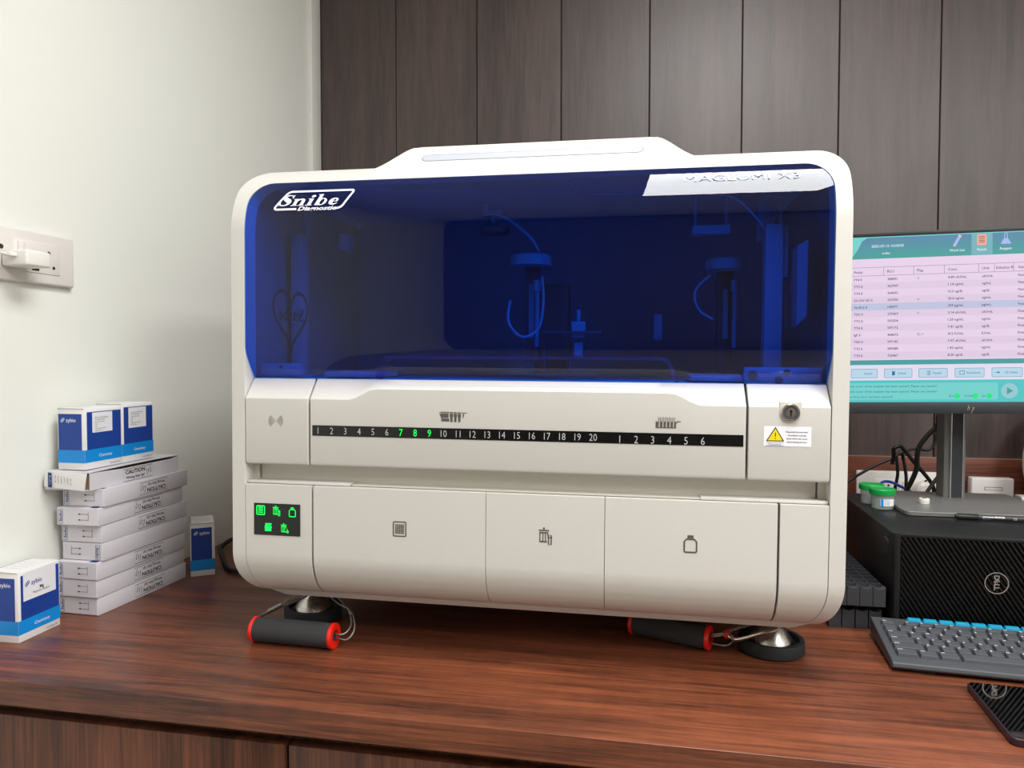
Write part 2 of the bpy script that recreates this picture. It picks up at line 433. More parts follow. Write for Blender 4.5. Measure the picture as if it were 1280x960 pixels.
# ------------------------------------------------------------------ room
ZF, ZC, XR, YF, YB = -.75, 1.95, 2.6, -2.3, 2.1624
def wx(y): return -1.044-.02*(YB-y)             # left wall runs slightly out of square
b = MB(); b.loft([[(wx(YF), YF, ZF), (wx(YB), YB, ZF), (wx(YB)-.1, YB, ZF), (wx(YF)-.1, YF, ZF)], [(wx(YF), YF, ZC), (wx(YB), YB, ZC), (wx(YB)-.1, YB, ZC), (wx(YF)-.1, YF, ZC)]], M_WALLW)
struct(b.build('wall_left'))
b = MB()
for k in range(14):
    x0 = PX0+k*PW; b.box((x0+.0012, YB, ZF), (x0+PW-.0012, YB+.012, ZC), M_PANEL, .0015, seg=1)
b.box((PX0-.1, YB+.008, ZF), (XR+.1, YB+.05, ZC), M_DARK); struct(b.build('wall_back'))
b = MB(); b.box((XR, YF, ZF), (XR+.1, YB, ZC), M_WALLW); struct(b.build('wall_right'))
b = MB(); b.box((-1.3, YF-.1, ZF), (XR+.1, YF, ZC), M_FAR); struct(b.build('wall_front'))
b = MB(); b.box((-1.3, YF-.1, ZC), (XR+.1, YB+.05, ZC+.1), M_CEIL); struct(b.build('ceiling'))
b = MB(); b.box((-1.3, YF-.1, ZF-.1), (XR+.1, YB+.05, ZF), M_FLOOR); struct(b.build('floor'))
b = MB(); b.box((-1.0455, 2.098, 0.0), (-1.034, YB-.004, ZC), M_TRIMW, .0015); struct(b.build('trim_1'))
b = MB(); b.box((-1.03, YB-.02, 0), (XR, YB-.001, .194), M_SPL, .001); b.box((-1.03, YB-.0205, .1942), (XR, YB-.001, .1952), M_SPLTOP); struct(b.build('trim_2'))

# ------------------------------------------------------------------ worktop and cabinets
DY = .8584
t = thing('worktop', 'red-brown wood-grain worktop carrying the analyzer and boxes', 'worktop', (0, 0, 0))
b = MB(); b.loft([[(wx(DY)+.0006, DY, z), (XR-.01, DY, z), (XR-.01, YB-.021, z), (wx(YB-.021)+.0006, YB-.021, z)] for z in (-.037, 0)], M_DESK); b.build('board', t, bevel=.0012)
def cabinet(x0, x1, label):
    c = thing('base_cabinet', label, 'cabinet', (0, 0, 0), group='base cabinets under the worktop')
    q = MB(); q.box((x0, DY+.036, ZF+.08), (x1, YB-.03, -.038), M_CAB); q.box((x0, DY+.08, ZF), (x1, YB-.03, ZF+.0795), M_DARK); q.build('carcass', c)
    q = MB(); q.box((x0+.002, DY+.0165, ZF+.085), (x1-.002, DY+.0355, -.060), M_CAB, .0015); q.build('cabinet_door', c)
    return c
cabinet(-1.040, -.4765, 'wood-grain base cabinet at the left wall, its door below the worktop edge')
cabinet(-.4755, .10, 'wood-grain base cabinet right of the cabinet that meets the left wall')

# ------------------------------------------------------------------ analyzer
AR = (0, .0065, math.radians(1.02)); AO = (-.187, 1.022, 0)
A = thing('benchtop_analyzer', 'large cream benchtop analyzer with blue see-through cover and numbered black strip', 'laboratory analyzer', AO, AR)
HW, HI = .455, .4335                      # outer and inner half width
ZT, ZB_, ZC1, R1, ZB1, R2 = .777, .0700, .658, .119, .157, .078
DEPTH = .62
ZI0 = .0810
def prof(z):
    if z > ZC1: return R1-math.sqrt(max(0, R1*R1-(z-ZC1)**2))
    if z < ZI0: return prof(ZI0)+(ZI0-z)*.65
    if z < ZB1: return R2-math.sqrt(max(0, R2*R2-(ZB1-z)**2))
    return 0.
def ell(z, zt0, rz, top, w, rx):
    t = (z-zt0)/rz if top else (zt0-z)/rz
    return w if t <= 0 else w-rx+rx*math.sqrt(max(0, 1-min(1, t)**2))
def xo(z): return min(ell(z, .720, .057, True, HW, .05), ell(z, .157, .0870, False, HW, .055))
ZI1, ZI0 = .7405, .0810                   # inner opening
def xi(z): return min(ell(z, .700, ZI1-.700, True, HI, .034), ell(z, .155, .155-ZI0, False, HI, .034))
zs = set()
for k in range(0, 25): zs.add(round(ZC1+R1*math.sin(PI/2*k/24), 5))
for k in range(0, 17): zs.add(round(ZB1-R2*math.sin(math.asin((ZB1-ZI0)/R2)*k/16), 5))
for k in range(0, 9): zs.add(round(.720+.057*math.sin(PI/2*k/8), 5)); zs.add(round(.700+(ZI1-.700)*math.sin(PI/2*k/8), 5)); zs.add(round(.155-(.155-ZI0)*math.sin(PI/2*k/8), 5))
for z in (.2, .3, .4, .5, .6, ZI0, ZI1, ZT, ZB_): zs.add(round(z, 5))
rows = sorted(zs)
# housing: front ring, outer skin, inner lip
b = MB()
def V(x, z, off=0.): return (x, prof(z)+off, z)
for z0, z1 in zip(rows[:-1], rows[1:]):
    inner = z0 >= ZI0-1e-6 and z1 <= ZI1+1e-6
    for sgn in (-1, 1):
        if inner:
            b.add([V(sgn*xo(z0), z0), V(sgn*xi(z0), z0), V(sgn*xi(z1), z1), V(sgn*xo(z1), z1)], [(0,1,2,3)], M_SHELL)
            lip = .034
            b.add([V(sgn*xi(z0), z0), V(sgn*xi(z0), z0, lip), V(sgn*xi(z1), z1, lip), V(sgn*xi(z1), z1)], [(0,1,2,3)], M_SHELL)
        b.add([V(sgn*xo(z0), z0), (sgn*xo(z0), DEPTH, z0), (sgn*xo(z1), DEPTH, z1), V(sgn*xo(z1), z1)], [(0,1,2,3)], M_SHELL)
    if not inner:
        b.add([V(-xo(z0), z0), V(-xi(ZI0 if z0 < .3 else ZI1), z0), V(xi(ZI0 if z0 < .3 else ZI1), z0), V(xo(z0), z0),
               V(xo(z1), z1), V(xi(ZI0 if z0 < .3 else ZI1), z1), V(-xi(ZI0 if z0 < .3 else ZI1), z1), V(-xo(z1), z1)], [(0,1,6,7),(1,2,5,6),(2,3,4,5)], M_SHELL)
for z in (ZB_, ZT):
    b.add([V(-xo(z), z), V(xo(z), z), (xo(z), DEPTH, z), (-xo(z), DEPTH, z)], [(0,1,2,3)], M_SHELL)
for z in (ZI0, ZI1):
    b.add([V(-xi(z), z), V(xi(z), z), V(xi(z), z, .034), V(-xi(z), z, .034)], [(0,1,2,3)], M_SHELL)
b.add([(-xo(z), DEPTH, z) for z in rows]+[(xo(z), DEPTH, z) for z in rows[::-1]], [list(range(2*len(rows)))], M_SHELL)
bm = None
shell = b.build('housing', A, ang=38)
wd = bmesh.new(); wd.from_mesh(shell.data); bmesh.ops.remove_doubles(wd, verts=wd.verts[:], dist=1e-5); bmesh.ops.recalc_face_normals(wd, faces=wd.faces[:]); wd.to_mesh(shell.data); wd.free()
shell.data.set_sharp_from_angle(angle=math.radians(38))
mb_ = shell.modifiers.new('edge', 'BEVEL'); mb_.width = .003; mb_.segments = 3; mb_.limit_method = 'ANGLE'; mb_.angle_limit = math.radians(48); mb_.harden_normals = True

def panel(name, z0, z1, xl, xr, off=0., th=.012, m=M_SHELL, bevel=.0016, parent=A, extra=()):
    zz = sorted({z for z in rows if z0 < z < z1} | {z0, z1} | set(extra))
    q = MB(); n = len(zz)
    fl = [(xl(z), prof(z)+off, z) for z in zz]; fr = [(xr(z), prof(z)+off, z) for z in zz]
    bl = [(p[0], p[1]+th, p[2]) for p in fl]; br = [(p[0], p[1]+th, p[2]) for p in fr]
    q.loft([[fl[i], fr[i], br[i], bl[i]] for i in range(n)], m)
    return q.build(name, parent, bevel=bevel, ang=36, bang=55)

# dark inner carcass behind the doors, and the chamber behind the cover
b = MB(); b.box((-HI-.004, .036, .104), (HI+.004, .60, .43), M_DARK); b.box((-.40, .078, .079), (.40, .60, .1045), M_DARK); b.build('inner_carcass', A)
b = MB()
cx, cz0, cz1, cy0, cy1 = HI+.012, .431, .765, .036, .50
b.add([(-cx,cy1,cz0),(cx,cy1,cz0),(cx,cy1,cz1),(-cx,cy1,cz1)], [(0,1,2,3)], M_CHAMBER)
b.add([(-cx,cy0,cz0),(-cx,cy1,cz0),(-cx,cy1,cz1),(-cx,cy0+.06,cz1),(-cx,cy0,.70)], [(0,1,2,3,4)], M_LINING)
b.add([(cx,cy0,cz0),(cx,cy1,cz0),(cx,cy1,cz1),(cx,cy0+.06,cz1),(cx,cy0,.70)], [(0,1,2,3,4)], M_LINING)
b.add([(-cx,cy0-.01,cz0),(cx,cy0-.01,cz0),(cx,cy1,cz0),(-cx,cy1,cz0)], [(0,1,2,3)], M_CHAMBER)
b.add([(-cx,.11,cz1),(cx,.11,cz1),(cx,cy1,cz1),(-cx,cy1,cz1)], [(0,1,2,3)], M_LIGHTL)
b.build('chamber_lining', A, fix=False)

# lower row of doors
c_ = lambda v: (lambda z: v)
stat = panel('status_panel', .0822, .2655, lambda z: -xi(z)+.001, c_(-.3225))
D1 = panel('door', .0822, .2655, c_(-.3193), c_(-.0474))
D2 = panel('door', .0822, .2655, c_(-.0466), c_(.1276))
D3 = panel('door', .0822, .2655, c_(.1284), c_(.3655))
panel('end_panel', .0822, .2655, c_(.3687), lambda z: xi(z)-.001)
b = MB(); b.box((-.4215, .030, .258), (.4215, .045, .315), M_SHELL2); b.box((-HI, .024, .258), (-.4235, .045, .315), M_SHELL2); b.box((.4235, .024, .258), (HI, .045, .315), M_SHELL2)
b.box((-.26, .009, .2665), (.27, .030, .2685), M_SHELL2); b.build('recess_rail', A)
# narrow ledges over the outer doors
for xa, xb in ((-HI+.001, -.262), (.262, HI-.001)):
    b = MB(); b.box((xa, .006, .2662), (xb, .029, .2705), M_SHELL, .001); b.build('door_ledge', A)

# upper row: card panel, loading panel, lock panel
def smooth(t): t = max(0, min(1, t)); return t*t*(3-2*t)
def ze_mid(x): return .4005+.017*smooth((.262-abs(x))/.044)
def upper(name, x0, x1, ze, n=2):
    q = MB(); xs = [x0+(x1-x0)*i/n for i in range(n+1)]; L = []
    for x in xs:
        e = ze(x); L.append([(x, .034, .2965), (x, .006, .2965), (x, .0015, .2985), (x, 0, .303), (x, 0, e), (x, .0265, .4312), (x, .034, .4312)])
    q.loft(L, M_SHELL); return q.build(name, A, bevel=.0012, ang=24, bang=25)
UP1 = upper('card_panel', -HI+.0012, -.3275, lambda x: .4005)
UP2 = upper('loading_panel', -.3245, .3213, ze_mid, 60)
UP3 = upper('lock_panel', .3245, HI-.0012, lambda x: .4005)
b = MB()
pl = []
for x in [-.205+.41*i/24 for i in range(25)]:
    k = smooth((.205-abs(x))/.012)
    y1 = .0265; zt = .4312
    pl.append([(x, .0145, .4228), (x, .0145-.003*k, .4228+.0008*k), (x, .0225-.003*k, .4312-.0002), (x, .0265, .4312-.0001)])
b.loft(pl, M_SHELL); b.build('finger_ledge', UP2, ang=30)

# cover: blue curved sheet
zz = [.478+.0035*i for i in range(0, 1)]+[.50, .54, .58, .62]+[z for z in rows if ZC1 <= z < ZI1-.0015]+[ZI1-.0012]
q = MB(); L = []
def cvx(z): return min(HI-.0015, xi(z)-.0012) if z < ZI1-.001 else xi(ZI1-.002)-.0012
def covrow(y, z, x, th=.004, tz=0.): return [(-x, y, z), (x, y, z), (x, y+th, z-tz), (-x, y+th, z-tz)]
L.append(covrow(.0275, .4330, HI-.0015)); L.append(covrow(.016, .4495, HI-.0015)); L.append(covrow(.006, .466, HI-.0015))
for z in zz:
    a = math.asin(min(1, max(0, (z-ZC1)/R1)))
    L.append(covrow(prof(z)+.0012, z, cvx(z), .004*math.cos(a), .004*math.sin(a)))
q.loft(L, M_COVER); COV = q.build('cover', A, ang=40)
# logo on the cover
def onc(u, v): return Vector((u, prof(v)-.0002, v))
pr = Print(fn=onc)
def lerp(a, b, t): return (a[0]+(b[0]-a[0])*t, a[1]+(b[1]-a[1])*t)
BL, TL, TR, BR = (-.3870, .6925), (-.3660, .7225), (-.2585, .7225), (-.2760, .6925)
def corner(a, p, c, r):
    o = []; da = Vector((a[0]-p[0], a[1]-p[1])).normalized(); dc = Vector((c[0]-p[0], c[1]-p[1])).normalized()
    s0 = Vector(p)+da*r; s1 = Vector(p)+dc*r
    for k in range(7):
        t = k/6; o.append(tuple((1-t)**2*s0+2*t*(1-t)*Vector(p)+t*t*s1))
    return o
start = (-.3485, .6925); end = (-.2865, .6925)
path = [start]+corner(start, BL, TL, .007)+corner(BL, TL, TR, .006)+corner(TL, TR, BR, .006)+corner(TR, BR, end, .007)+[end]
dense = []
for a, c in zip(path[:-1], path[1:]):
    n = max(1, int(math.hypot(c[0]-a[0], c[1]-a[1])/.004))
    dense += [lerp(a, c, k/n) for k in range(n)]
dense.append(path[-1])
pr.stroke(dense, .0033, M_WHITEP)
snibe(pr, -.3805, .6980, .0184, M_WHITEP, shear=.42, xs=1.46)
pr.text('Diagnostic', -.3465, .6900, .0062, M_WHITEP, bold=.03, shear=.3, xs=1.62)
pr.out('logo_print', COV)
pr = Print(fn=onc); pr.text('MAGLUMI X3', .312, .7215, .0098, M_PALE, align='C', xs=1.9, bold=-.012); pr.out('model_lettering', COV)

# hump with light bar on top: its face leans back along y = t, z = .706 + t
b = MB()
def hp(x, t): return (x, t, .706+t)
def humpoutline():
    P = []
    P += [(-.262, .0365)]
    P += [(-.262, .050), (-.253, .0568), (-.244, .0615)]
    for k in range(9):
        u = k/8; a = smooth(u)
        P.append((-.238+(.050)*u, .066+.0375*(u+.28*math.sin(PI*u)*u)))
    P = P[:-1]+[(-.190, .1020), (-.182, .1030)]
    R = [(-x, t) for x, t in P[::-1]]
    return P+R
HO = humpoutline()
front = [hp(x+.004, t) for x, t in HO]; rear = [(x+.004, .30, .706+t if t > .0705 else .7765) for x, t in HO]
front = [Vector((p[0], p[1]-.0012*0, p[2])) for p in front]
b.loft([front, rear], M_SHELL); HUMP = b.build('top_housing', A, bevel=.004, ang=30, bang=40)
pr = Print(o=(.004, .076, .782), ux=(1,0,0), uy=(0,.70711,.70711), eps=.0006)
pr.rrect(-.1725, -.0088, .1725, .0088, .0087, M_SLOT); pr.out('light_bar', HUMP)
pr = Print(o=(.004, .076, .782), ux=(1,0,0), uy=(0,.70711,.70711), eps=.0004)
pr.rrect(-.1735, -.0092, .1735, .0100, .0094, M_FINE); pr.out('light_bar_rim', HUMP)

# ---- printing and fittings on the fronts
def AP(eps=.0004): return Print(o=(0, 0, 0), ux=(1,0,0), uy=(0,0,1), eps=eps)
pr = AP()
for sd in (-1, 1):
    for k in range(5):
        r = .0022+.0022*k
        if k == 0: pr.stroke([(-.381+sd*.0014, .3635), (-.381+sd*.0024, .3655), (-.381+sd*.0014, .3675)], .0007, M_FINE)
        else:
            pr.stroke([(-.381+sd*(.0005+r*math.cos(a)), .3655+r*math.sin(a)) for a in [(-.85+1.7*j/8) for j in range(9)]], .00075, M_FINE)
pr.out('card_reader_icon', UP1)
# number strip
pr = AP(.0006); pr.rect(-.3213+.001, .3440, .3180, .3603, M_DISPLAY); STRIP = pr.out('number_strip', UP2)
pr = AP(.0009); pg = AP(.0009)
for k in range(1, 21):
    u = -.311+(k-1)*.02216
    (pg if k in (7, 8, 9) else pr).text(str(k), u, .3521, .0104 if k in (7, 8, 9) else .0100, M_GREEN if k in (7, 8, 9) else M_NUM, align='C', xs=.82, bold=.0 if k in (7,8,9) else -.008)
for k in range(1, 7): pr.text(str(k), .148+(k-1)*.02305, .3505, .0108, M_NUM, align='C', xs=.82, bold=-.008)
o = pr.out('numerals', UP2); o.name = 'strip_numeral_print'
o = pg.out('lit_numeral_print', UP2); o['label'] = 'glowing green numerals 7, 8 and 9'
# sample rack icon and reagent rack icon
pr = AP()
x, z = -.0975, .378
pr.rect(x-.0215, z+.0050, x+.0215, z+.0060, M_MARK)
for k in range(4): pr.rect(x-.0185+k*.0032, z+.0056, x-.0167+k*.0032, z+.0070, M_MARK)
pr.poly([(x-.0187,z-.0028),(x-.0187,z+.0042),(x-.0068,z+.0042),(x-.0068,z-.0022),(x-.0160,z-.0022),(x-.0160,z-.0028)], M_MARK)
pr.poly([(x-.0205,z+.0034),(x-.0205,z+.0020),(x-.0187,z-.0005),(x-.0187,z+.0034)], M_MARK)
pr.rect(x-.0178, z-.0076, x-.0058, z-.0032, M_MARK)
for k in range(3):
    u = x-.0049+k*.0060
    pr.rect(u, z-.0010, u+.0049, z+.0042, M_MARK); pr.rect(u+.0007, z-.0082, u+.0043, z-.0010, M_MARK); pr.rect(u+.0012, z+.0056, u+.0036, z+.0066, M_MARK)
pr.poly([(x+.0150,z-.0025),(x+.0158,z-.0025),(x+.0166,z+.0010),(x+.0172,z+.0042),(x+.0150,z+.0042)], M_MARK)
pr.out('sample_rack_icon', UP2)
pr = AP(); x, z = .2135, .375
pr.rect(x-.0155, z-.0075, x-.0120, z+.0018, M_MARK)
for k in range(5):
    u = x-.0120+k*.0049; pr.frame(u+.0006, z-.0015, u+.0030, z+.0078, .0006, M_MARK); pr.rect(u+.0004, z-.0066, u+.0011, z+.0018, M_MARK); pr.rect(u+.0026, z-.0066, u+.0052, z+.0018, M_MARK)
pr.rect(x-.0120, z-.0075, x+.0128, z-.0062, M_MARK)
pr.poly([(x+.0124,z+.0002),(x+.0140,z+.0028),(x+.0192,z+.0028),(x+.0192,z+.0014),(x+.0148,z+.0014),(x+.0136,z-.0006)], M_MARK)
pr.out('reagent_rack_icon', UP2)
# door icons
pr = AP(); x, z = -.180, .2055
pr.stroke(rr(x-.0098, z-.0108, x+.0098, z+.0108, .0015), .0018, M_MARK, 0, True)
for i in range(5):
    for j in range(5): pr.rect(x-.0070+i*.0029, z-.0072+j*.0030, x-.0047+i*.0029, z-.0048+j*.0030, M_MARK)
pr.out('tray_icon', D1)
def bin_icon(pr, x, z, k, m, drop=False):
    pr.disc(x-.0020*k, z+.0118*k, .0016*k, m)
    pr.rrect(x-.0098*k, z+.0078*k, x+.0058*k, z+.0098*k, .0009*k, m)
    pr.rect(x-.0086*k, z+.0046*k, x+.0042*k, z+.0064*k, m); pr.rect(x-.0080*k, z-.0088*k, x+(.0042 if drop else .0028)*k, z-.0068*k, m)
    for u in (-.0086, -.0042, -.0004, .0030): pr.rect(x+u*k, (z-.0080*k) if u < .002 else z+.001*k, x+(u+.0015)*k, z+.0060*k, m)
    if drop:
        pr.poly([(x+.0076*k, z+.0010*k)]+[(x+.0076*k+.0032*k*math.cos(a), z-.0075*k+.0032*k*math.sin(a)) for a in [PI*.85-(PI*1.7)*q/10-0 for q in range(11)]][::-1], m)
    else:
        pr.frame(x+.0048*k, z-.0118*k, x+.0088*k, z+.0020*k, .0013*k, m); pr.stroke([(x+.0032*k, z-.0010*k), (x+.0104*k, z-.0018*k)], .0014*k, m)
pr = AP(); bin_icon(pr, .042, .2050, 1.0, M_MARK); pr.out('waste_icon', D2)
def bottle_icon(pr, x, z, k, m):
    P = [(-.0075,-.0115),(.0075,-.0115),(.0085,-.0105),(.0085,.0035),(.0055,.0070),(-.0055,.0070),(-.0085,.0035),(-.0085,-.0105)]
    pr.stroke([(x+a*k, z+c*k) for a, c in P], .0021*k, m, 0, True)
    pr.rect(x-.0042*k, z+.0085*k, x+.0042*k, z+.0128*k, m)
pr = AP(); bottle_icon(pr, .2485, .2040, 1.0, M_MARK); pr.out('bottle_icon', D3)
# status display
pr = AP(.0008); pr.rect(-.4180, .1862, -.3405, .2362, M_DISPLAY); DSP = pr.out('status_display', stat)
def licon(): return AP(.0012)
pr = licon(); x, z = -.4065, .2250
pr.stroke(rr(x-.0066, z-.0068, x+.0066, z+.0068, .0012), .0016, M_GREEN, 0, True)
for j in range(4): pr.rect(x-.0042, z-.0043+j*.0026, x+.0042, z-.0028+j*.0026, M_GREEN)
pr.out('lit_tray_icon', stat)
pr = licon(); bin_icon(pr, -.3800, .2246, .64, M_GREEN); pr.out('lit_waste_icon', stat)
pr = licon(); bottle_icon(pr, -.3535, .2237, .60, M_GREEN); pr.out('lit_bottle_icon', stat)
pr = licon(); x, z = -.3937, .1988
pr.rect(x-.0058, z-.0062, x+.0050, z+.0028, M_GREEN); pr.rect(x-.0052, z+.0036, x+.0054, z+.0062, M_GREEN); pr.rect(x-.0062, z-.0012, x+.0058, z+.0008, M_GREEN)
pr.out('lit_liquid_icon', stat)
pr = licon(); bin_icon(pr, -.3665, .1975, .64, M_GREEN, True); pr.out('lit_drain_icon', stat)
# key lock
b = MB(); TY = Matrix.Translation((.3795, 0, .3925)) @ Matrix.Rotation(PI/2, 4, 'X')
pl = [(-.0145, .0150), (-.0145, 0)]+[(.0145*math.cos(a), .0145*math.sin(a)) for a in [PI+PI*k/14 for k in range(1, 14)]]+[(.0145, 0), (.0145, .0150)]
b.prism([(p[0], p[1]) for p in pl], (.3795, .030, .3925), (1,0,0), (0,0,1), .0308, M_SHELL2); b.build('lock_boss', UP3, bevel=.0008)
b = MB(); b.lathe([(.0126,.0005),(.0126,.0028),(.0116,.0040),(.0098,.0040),(.0090,.0024),(.0068,.0024),(.0062,.0034),(.0006,.0034)], M_STEEL, TY, 36)
b.lathe([(.0091,.0006),(.0091,.00255),(.0069,.00255)], M_PARTD, TY, 30); LK = b.build('key_lock', UP3)
pr = Print(o=(.3795, 0, .3925), eps=.0037); pr.rect(-.0012, -.0050, .0012, .0042, M_DARK); pr.disc(0, .0022, .0020, M_DARK); pr.out('keyhole', UP3)
# caution sticker
pr = AP(.0004); pr.rrect(.3448, .3462, .4072, .3738, .0008, M_LABEL); STK = pr.out('caution_sticker', UP3)
pr = AP(.0006)
pr.poly([(.3478,.3528),(.3720,.3528),(.3602,.3730)], M_INK); pr.poly([(.3502,.3541),(.3696,.3541),(.3602,.3704)], M_YELLOW, .0001)
pr.rect(.3596, .3592, .3608, .3650, M_INK, .0002); pr.disc(.3602, .3570, .0008, M_INK, .0002)
pr.frame(.3478, .3467, .3712, .3508, .0003, M_INK); pr.text('Caution', .3595, .3487, .0024, M_INK, align='C', xs=1.5)
for k, l in enumerate(('Please lock the cover when', 'the analyzer is running,', 'Switch off the main power', 'before opening the cover')):
    pr.text(l, .3885, .3662-k*.0046, .0021, M_INK, align='C', bold=.01, xs=.84)
pr.out('sticker_print', UP3)

# ---- inside the chamber
def bx(lo, hi, m, name, bev=.002, par=A):
    q = MB(); q.box(lo, hi, m, bev); return q.build(name, par)
def cy(c, r, h, m, name, par=A, n=28):
    q = MB(); q.lathe([(r, 0), (r, h)], m, Matrix.Translation(c), n); return q.build(name, par)
bx((-.432, .15, .432), (-.409, .175, .682), M_PART, 'support_column')
bx((-.422, .18, .682), (-.412, .19, .750), M_PART, 'guide_rod')
bx((-.365, .20, .660), (-.345, .23, .690), M_PART, 'sensor_block')
q = MB(); q.box((-.431, .045, .432), (-.360, .053, .4545), M_PART, .0015); q.box((-.431, .045, .432), (-.360, .085, .436), M_PART)
q.lathe([(.0028, 0), (.0028, .003)], M_PARTD, Matrix.Translation((-.395, .046, .449)) @ Matrix.Rotation(PI/2, 4, 'X'), 16); q.build('hinge_bracket', A)
q = MB(); q.box((.324, .045, .432), (.431, .053, .4545), M_PART, .0015); q.box((.324, .045, .432), (.431, .085, .436), M_PART)
for (u, v, r) in ((.336, .443, .0068), (.383, .448, .0045), (.372, .436, .006)):
    q.lathe([(r, 0), (r, .0012)], M_PARTD, Matrix.Translation((u, .0452, v)) @ Matrix.Rotation(PI/2, 4, 'X'), 20)
q.build('hinge_bracket', A)
bx((.360, .10, .432), (.386, .13, .670), M_PART, 'support_column'); bx((.388, .11, .590), (.395, .13, .670), M_PART, 'column_flange', .001)
bx((.360, .17, .655), (.385, .19, .72), M_PART, 'sensor_block'); bx((.392, .17, .61), (.398, .18, .75), M_PART, 'guide_rod', .001)
q = MB(); q.prism([(.400,.515),(.414,.53),(.414,.640),(.400,.632)], (0, .16, 0), (1,0,0), (0,0,1), .09, M_PART); q.build('cable_chain_plate', A)
# pipetting arms
def pip(x, y, zt, name):
    q = MB(); q.box((x-.012, y, .46), (x+.012, y+.02, zt), M_PARTD, .002); q.box((x-.004, y-.006, .50), (x+.004, y, zt-.03), M_PART, .001); q.build(name, A)
    q = MB(); q.lathe([(.034, 0), (.034, .016), (.031, .018)], M_PART, Matrix.Translation((x, y-.01, zt)), 32); q.build('arm_head', A)
    q = MB(); q.lathe([(.0035, 0), (.0035, .09), (.006, .092), (.006, .11)], M_PART, Matrix.Translation((x+.012, y-.02, .485)), 12); q.build('pipette', A)
pip(-.005, .17, .620, 'arm_column'); pip(.315, .20, .612, 'arm_column')
q = MB(); q.tube([(-.035,.13,.56),(-.036,.12,.525),(-.012,.11,.500),(.014,.12,.515),(.020,.13,.56),(.016,.14,.60)], .0022, M_PART); q.build('tubing', A)
q = MB(); q.tube([(.285,.15,.60),(.262,.15,.575),(.268,.15,.545),(.29,.15,.53)], .002, M_PART); q.build('tubing', A)
q = MB(); q.tube([(-.06,.12,.70),(-.035,.12,.69),(.0,.12,.66),(.012,.13,.64)], .002, M_PART); q.build('tubing', A)
q = MB(); q.tube([(.06,.09,.742),(.09,.09,.722),(.20,.09,.718),(.30,.09,.712),(.345,.1,.68),(.37,.11,.65)], .0018, M_PART); q.build('tubing', A)
q = MB(); q.box((-.082, .13, .700), (-.048, .15, .708), M_PART, .001); q.lathe([(.005, 0), (.005, .012), (.0025, .013)], M_PART, Matrix.Translation((-.077, .14, .708)), 12); q.lathe([(.005, 0), (.005, .012), (.0025, .013)], M_PART, Matrix.Translation((-.053, .14, .708)), 12)
q.lathe([(.0055, 0), (.0055, .012)], M_PART, Matrix.Translation((-.065, .14, .688)), 14); q.lathe([(.024, 0), (.026, .008), (.016, .014)], M_PARTD, Matrix.Translation((-.065, .14, .672)), 24); q.build('overhead_bracket', A)
q = MB(); q.box((.255, .13, .662), (.312, .15, .676), M_PART, .001); q.box((.258, .14, .676), (.262, .15, .72), M_PART); q.box((.305, .14, .676), (.309, .15, .72), M_PART); q.build('overhead_bracket', A)
q = MB(); q.box((.066, .13, .500), (.088, .15, .526), M_PART, .0015); q.box((.074, .137, .526), (.080, .143, .545), M_PART, .001); q.box((.070, .135, .470), (.084, .145, .492), M_PART, .001); q.build('syringe_block', A)
bx((-.01, .24, .44), (.05, .30, .60), M_PARTD, 'pump_block'); bx((.02, .12, .505), (.115, .20, .510), M_PARTD, 'wash_deck', .001)
for u in (.020, .062): cy((u, .15, .445), .0025, .05, M_PARTD, 'probe_rod')
bx((.20, .25, .50), (.215, .27, .545), M_PART, 'detector_block')
# raised blue lip of the cover in front of the deck
q = MB()
pth = [(-.232, .4335), (-.218, .4640), (-.208, .4680), (.208, .4680), (.218, .4640), (.232, .4335)]
L = []
for i, (u, v) in enumerate(pth):
    y = .0295-.0007*(v-.4335)*1000*.6
    L.append([(u, y+.004, v), (u, y+.008, v), (u*.985, y+.030, v-.0045), (u*.985, y+.026, v-.0045)])
q.loft(L, M_COVER); q.build('cover_lip', A)
for xa in (-.33, .25): bx((xa, .06, .432), (xa+.08, .2, .442), M_PART, 'deck_rim', .004)
# heart shaped reflection drawn as flat marks behind the cover, lettering mirrored
def heart(k):
    P = []
    for i in range(40):
        a = 2*PI*i/40; P.append((k*16*math.sin(a)**3/17., k*(13*math.cos(a)-5*math.cos(2*a)-2*math.cos(3*a)-math.cos(4*a))/17.))
    return P
hc = Vector((-.393, .075, .533))
pr = Print(o=hc, ux=(.07,.9975,0), uy=(0,0,1), eps=.0)
hp_ = heart(.056); pr.stroke(hp_, .006, M_HEART, 0, True)
snibe(pr, .040, -.008, .022, M_INK, shear=0, mirror=True, lift=.0003); pr.out('heart_reflection', A)

# feet
for (fx, fy, fr) in ((-.398, .166, 1), (.388, .150, 1), (-.398, .52, 0), (.388, .52, 0)):
    dz = fx*.0065+.0004
    fo = MB(); fo.lathe([(.008, .045), (.008, .0725-dz*0+.02)], M_STEEL, Matrix.Translation((fx, fy, dz)), 20)
    F = fo.build('levelling_foot', A)
    q = MB(); q.lathe([(.046, 0), (.0505, .003), (.0505, .019), (.049, .0215), (.043, .0215), (.042, .014), (.028, .012)], M_RUBBER, Matrix.Translation((fx, fy, dz)), 44); q.build('rubber_ring', F)
    q = MB(); q.lathe([(.031, .012), (.034, .015), (.033, .019), (.021, .037), (.017, .040), (.015, .044)], M_STEEL, Matrix.Translation((fx, fy, dz)), 40); q.build('steel_cone', F)
    q = MB(); q.lathe([(.0125, .042), (.0135, .043), (.0135, .053), (.0125, .054)], M_STEEL, Matrix.Translation((fx, fy, dz)), 6); q.build('hex_nut', F)

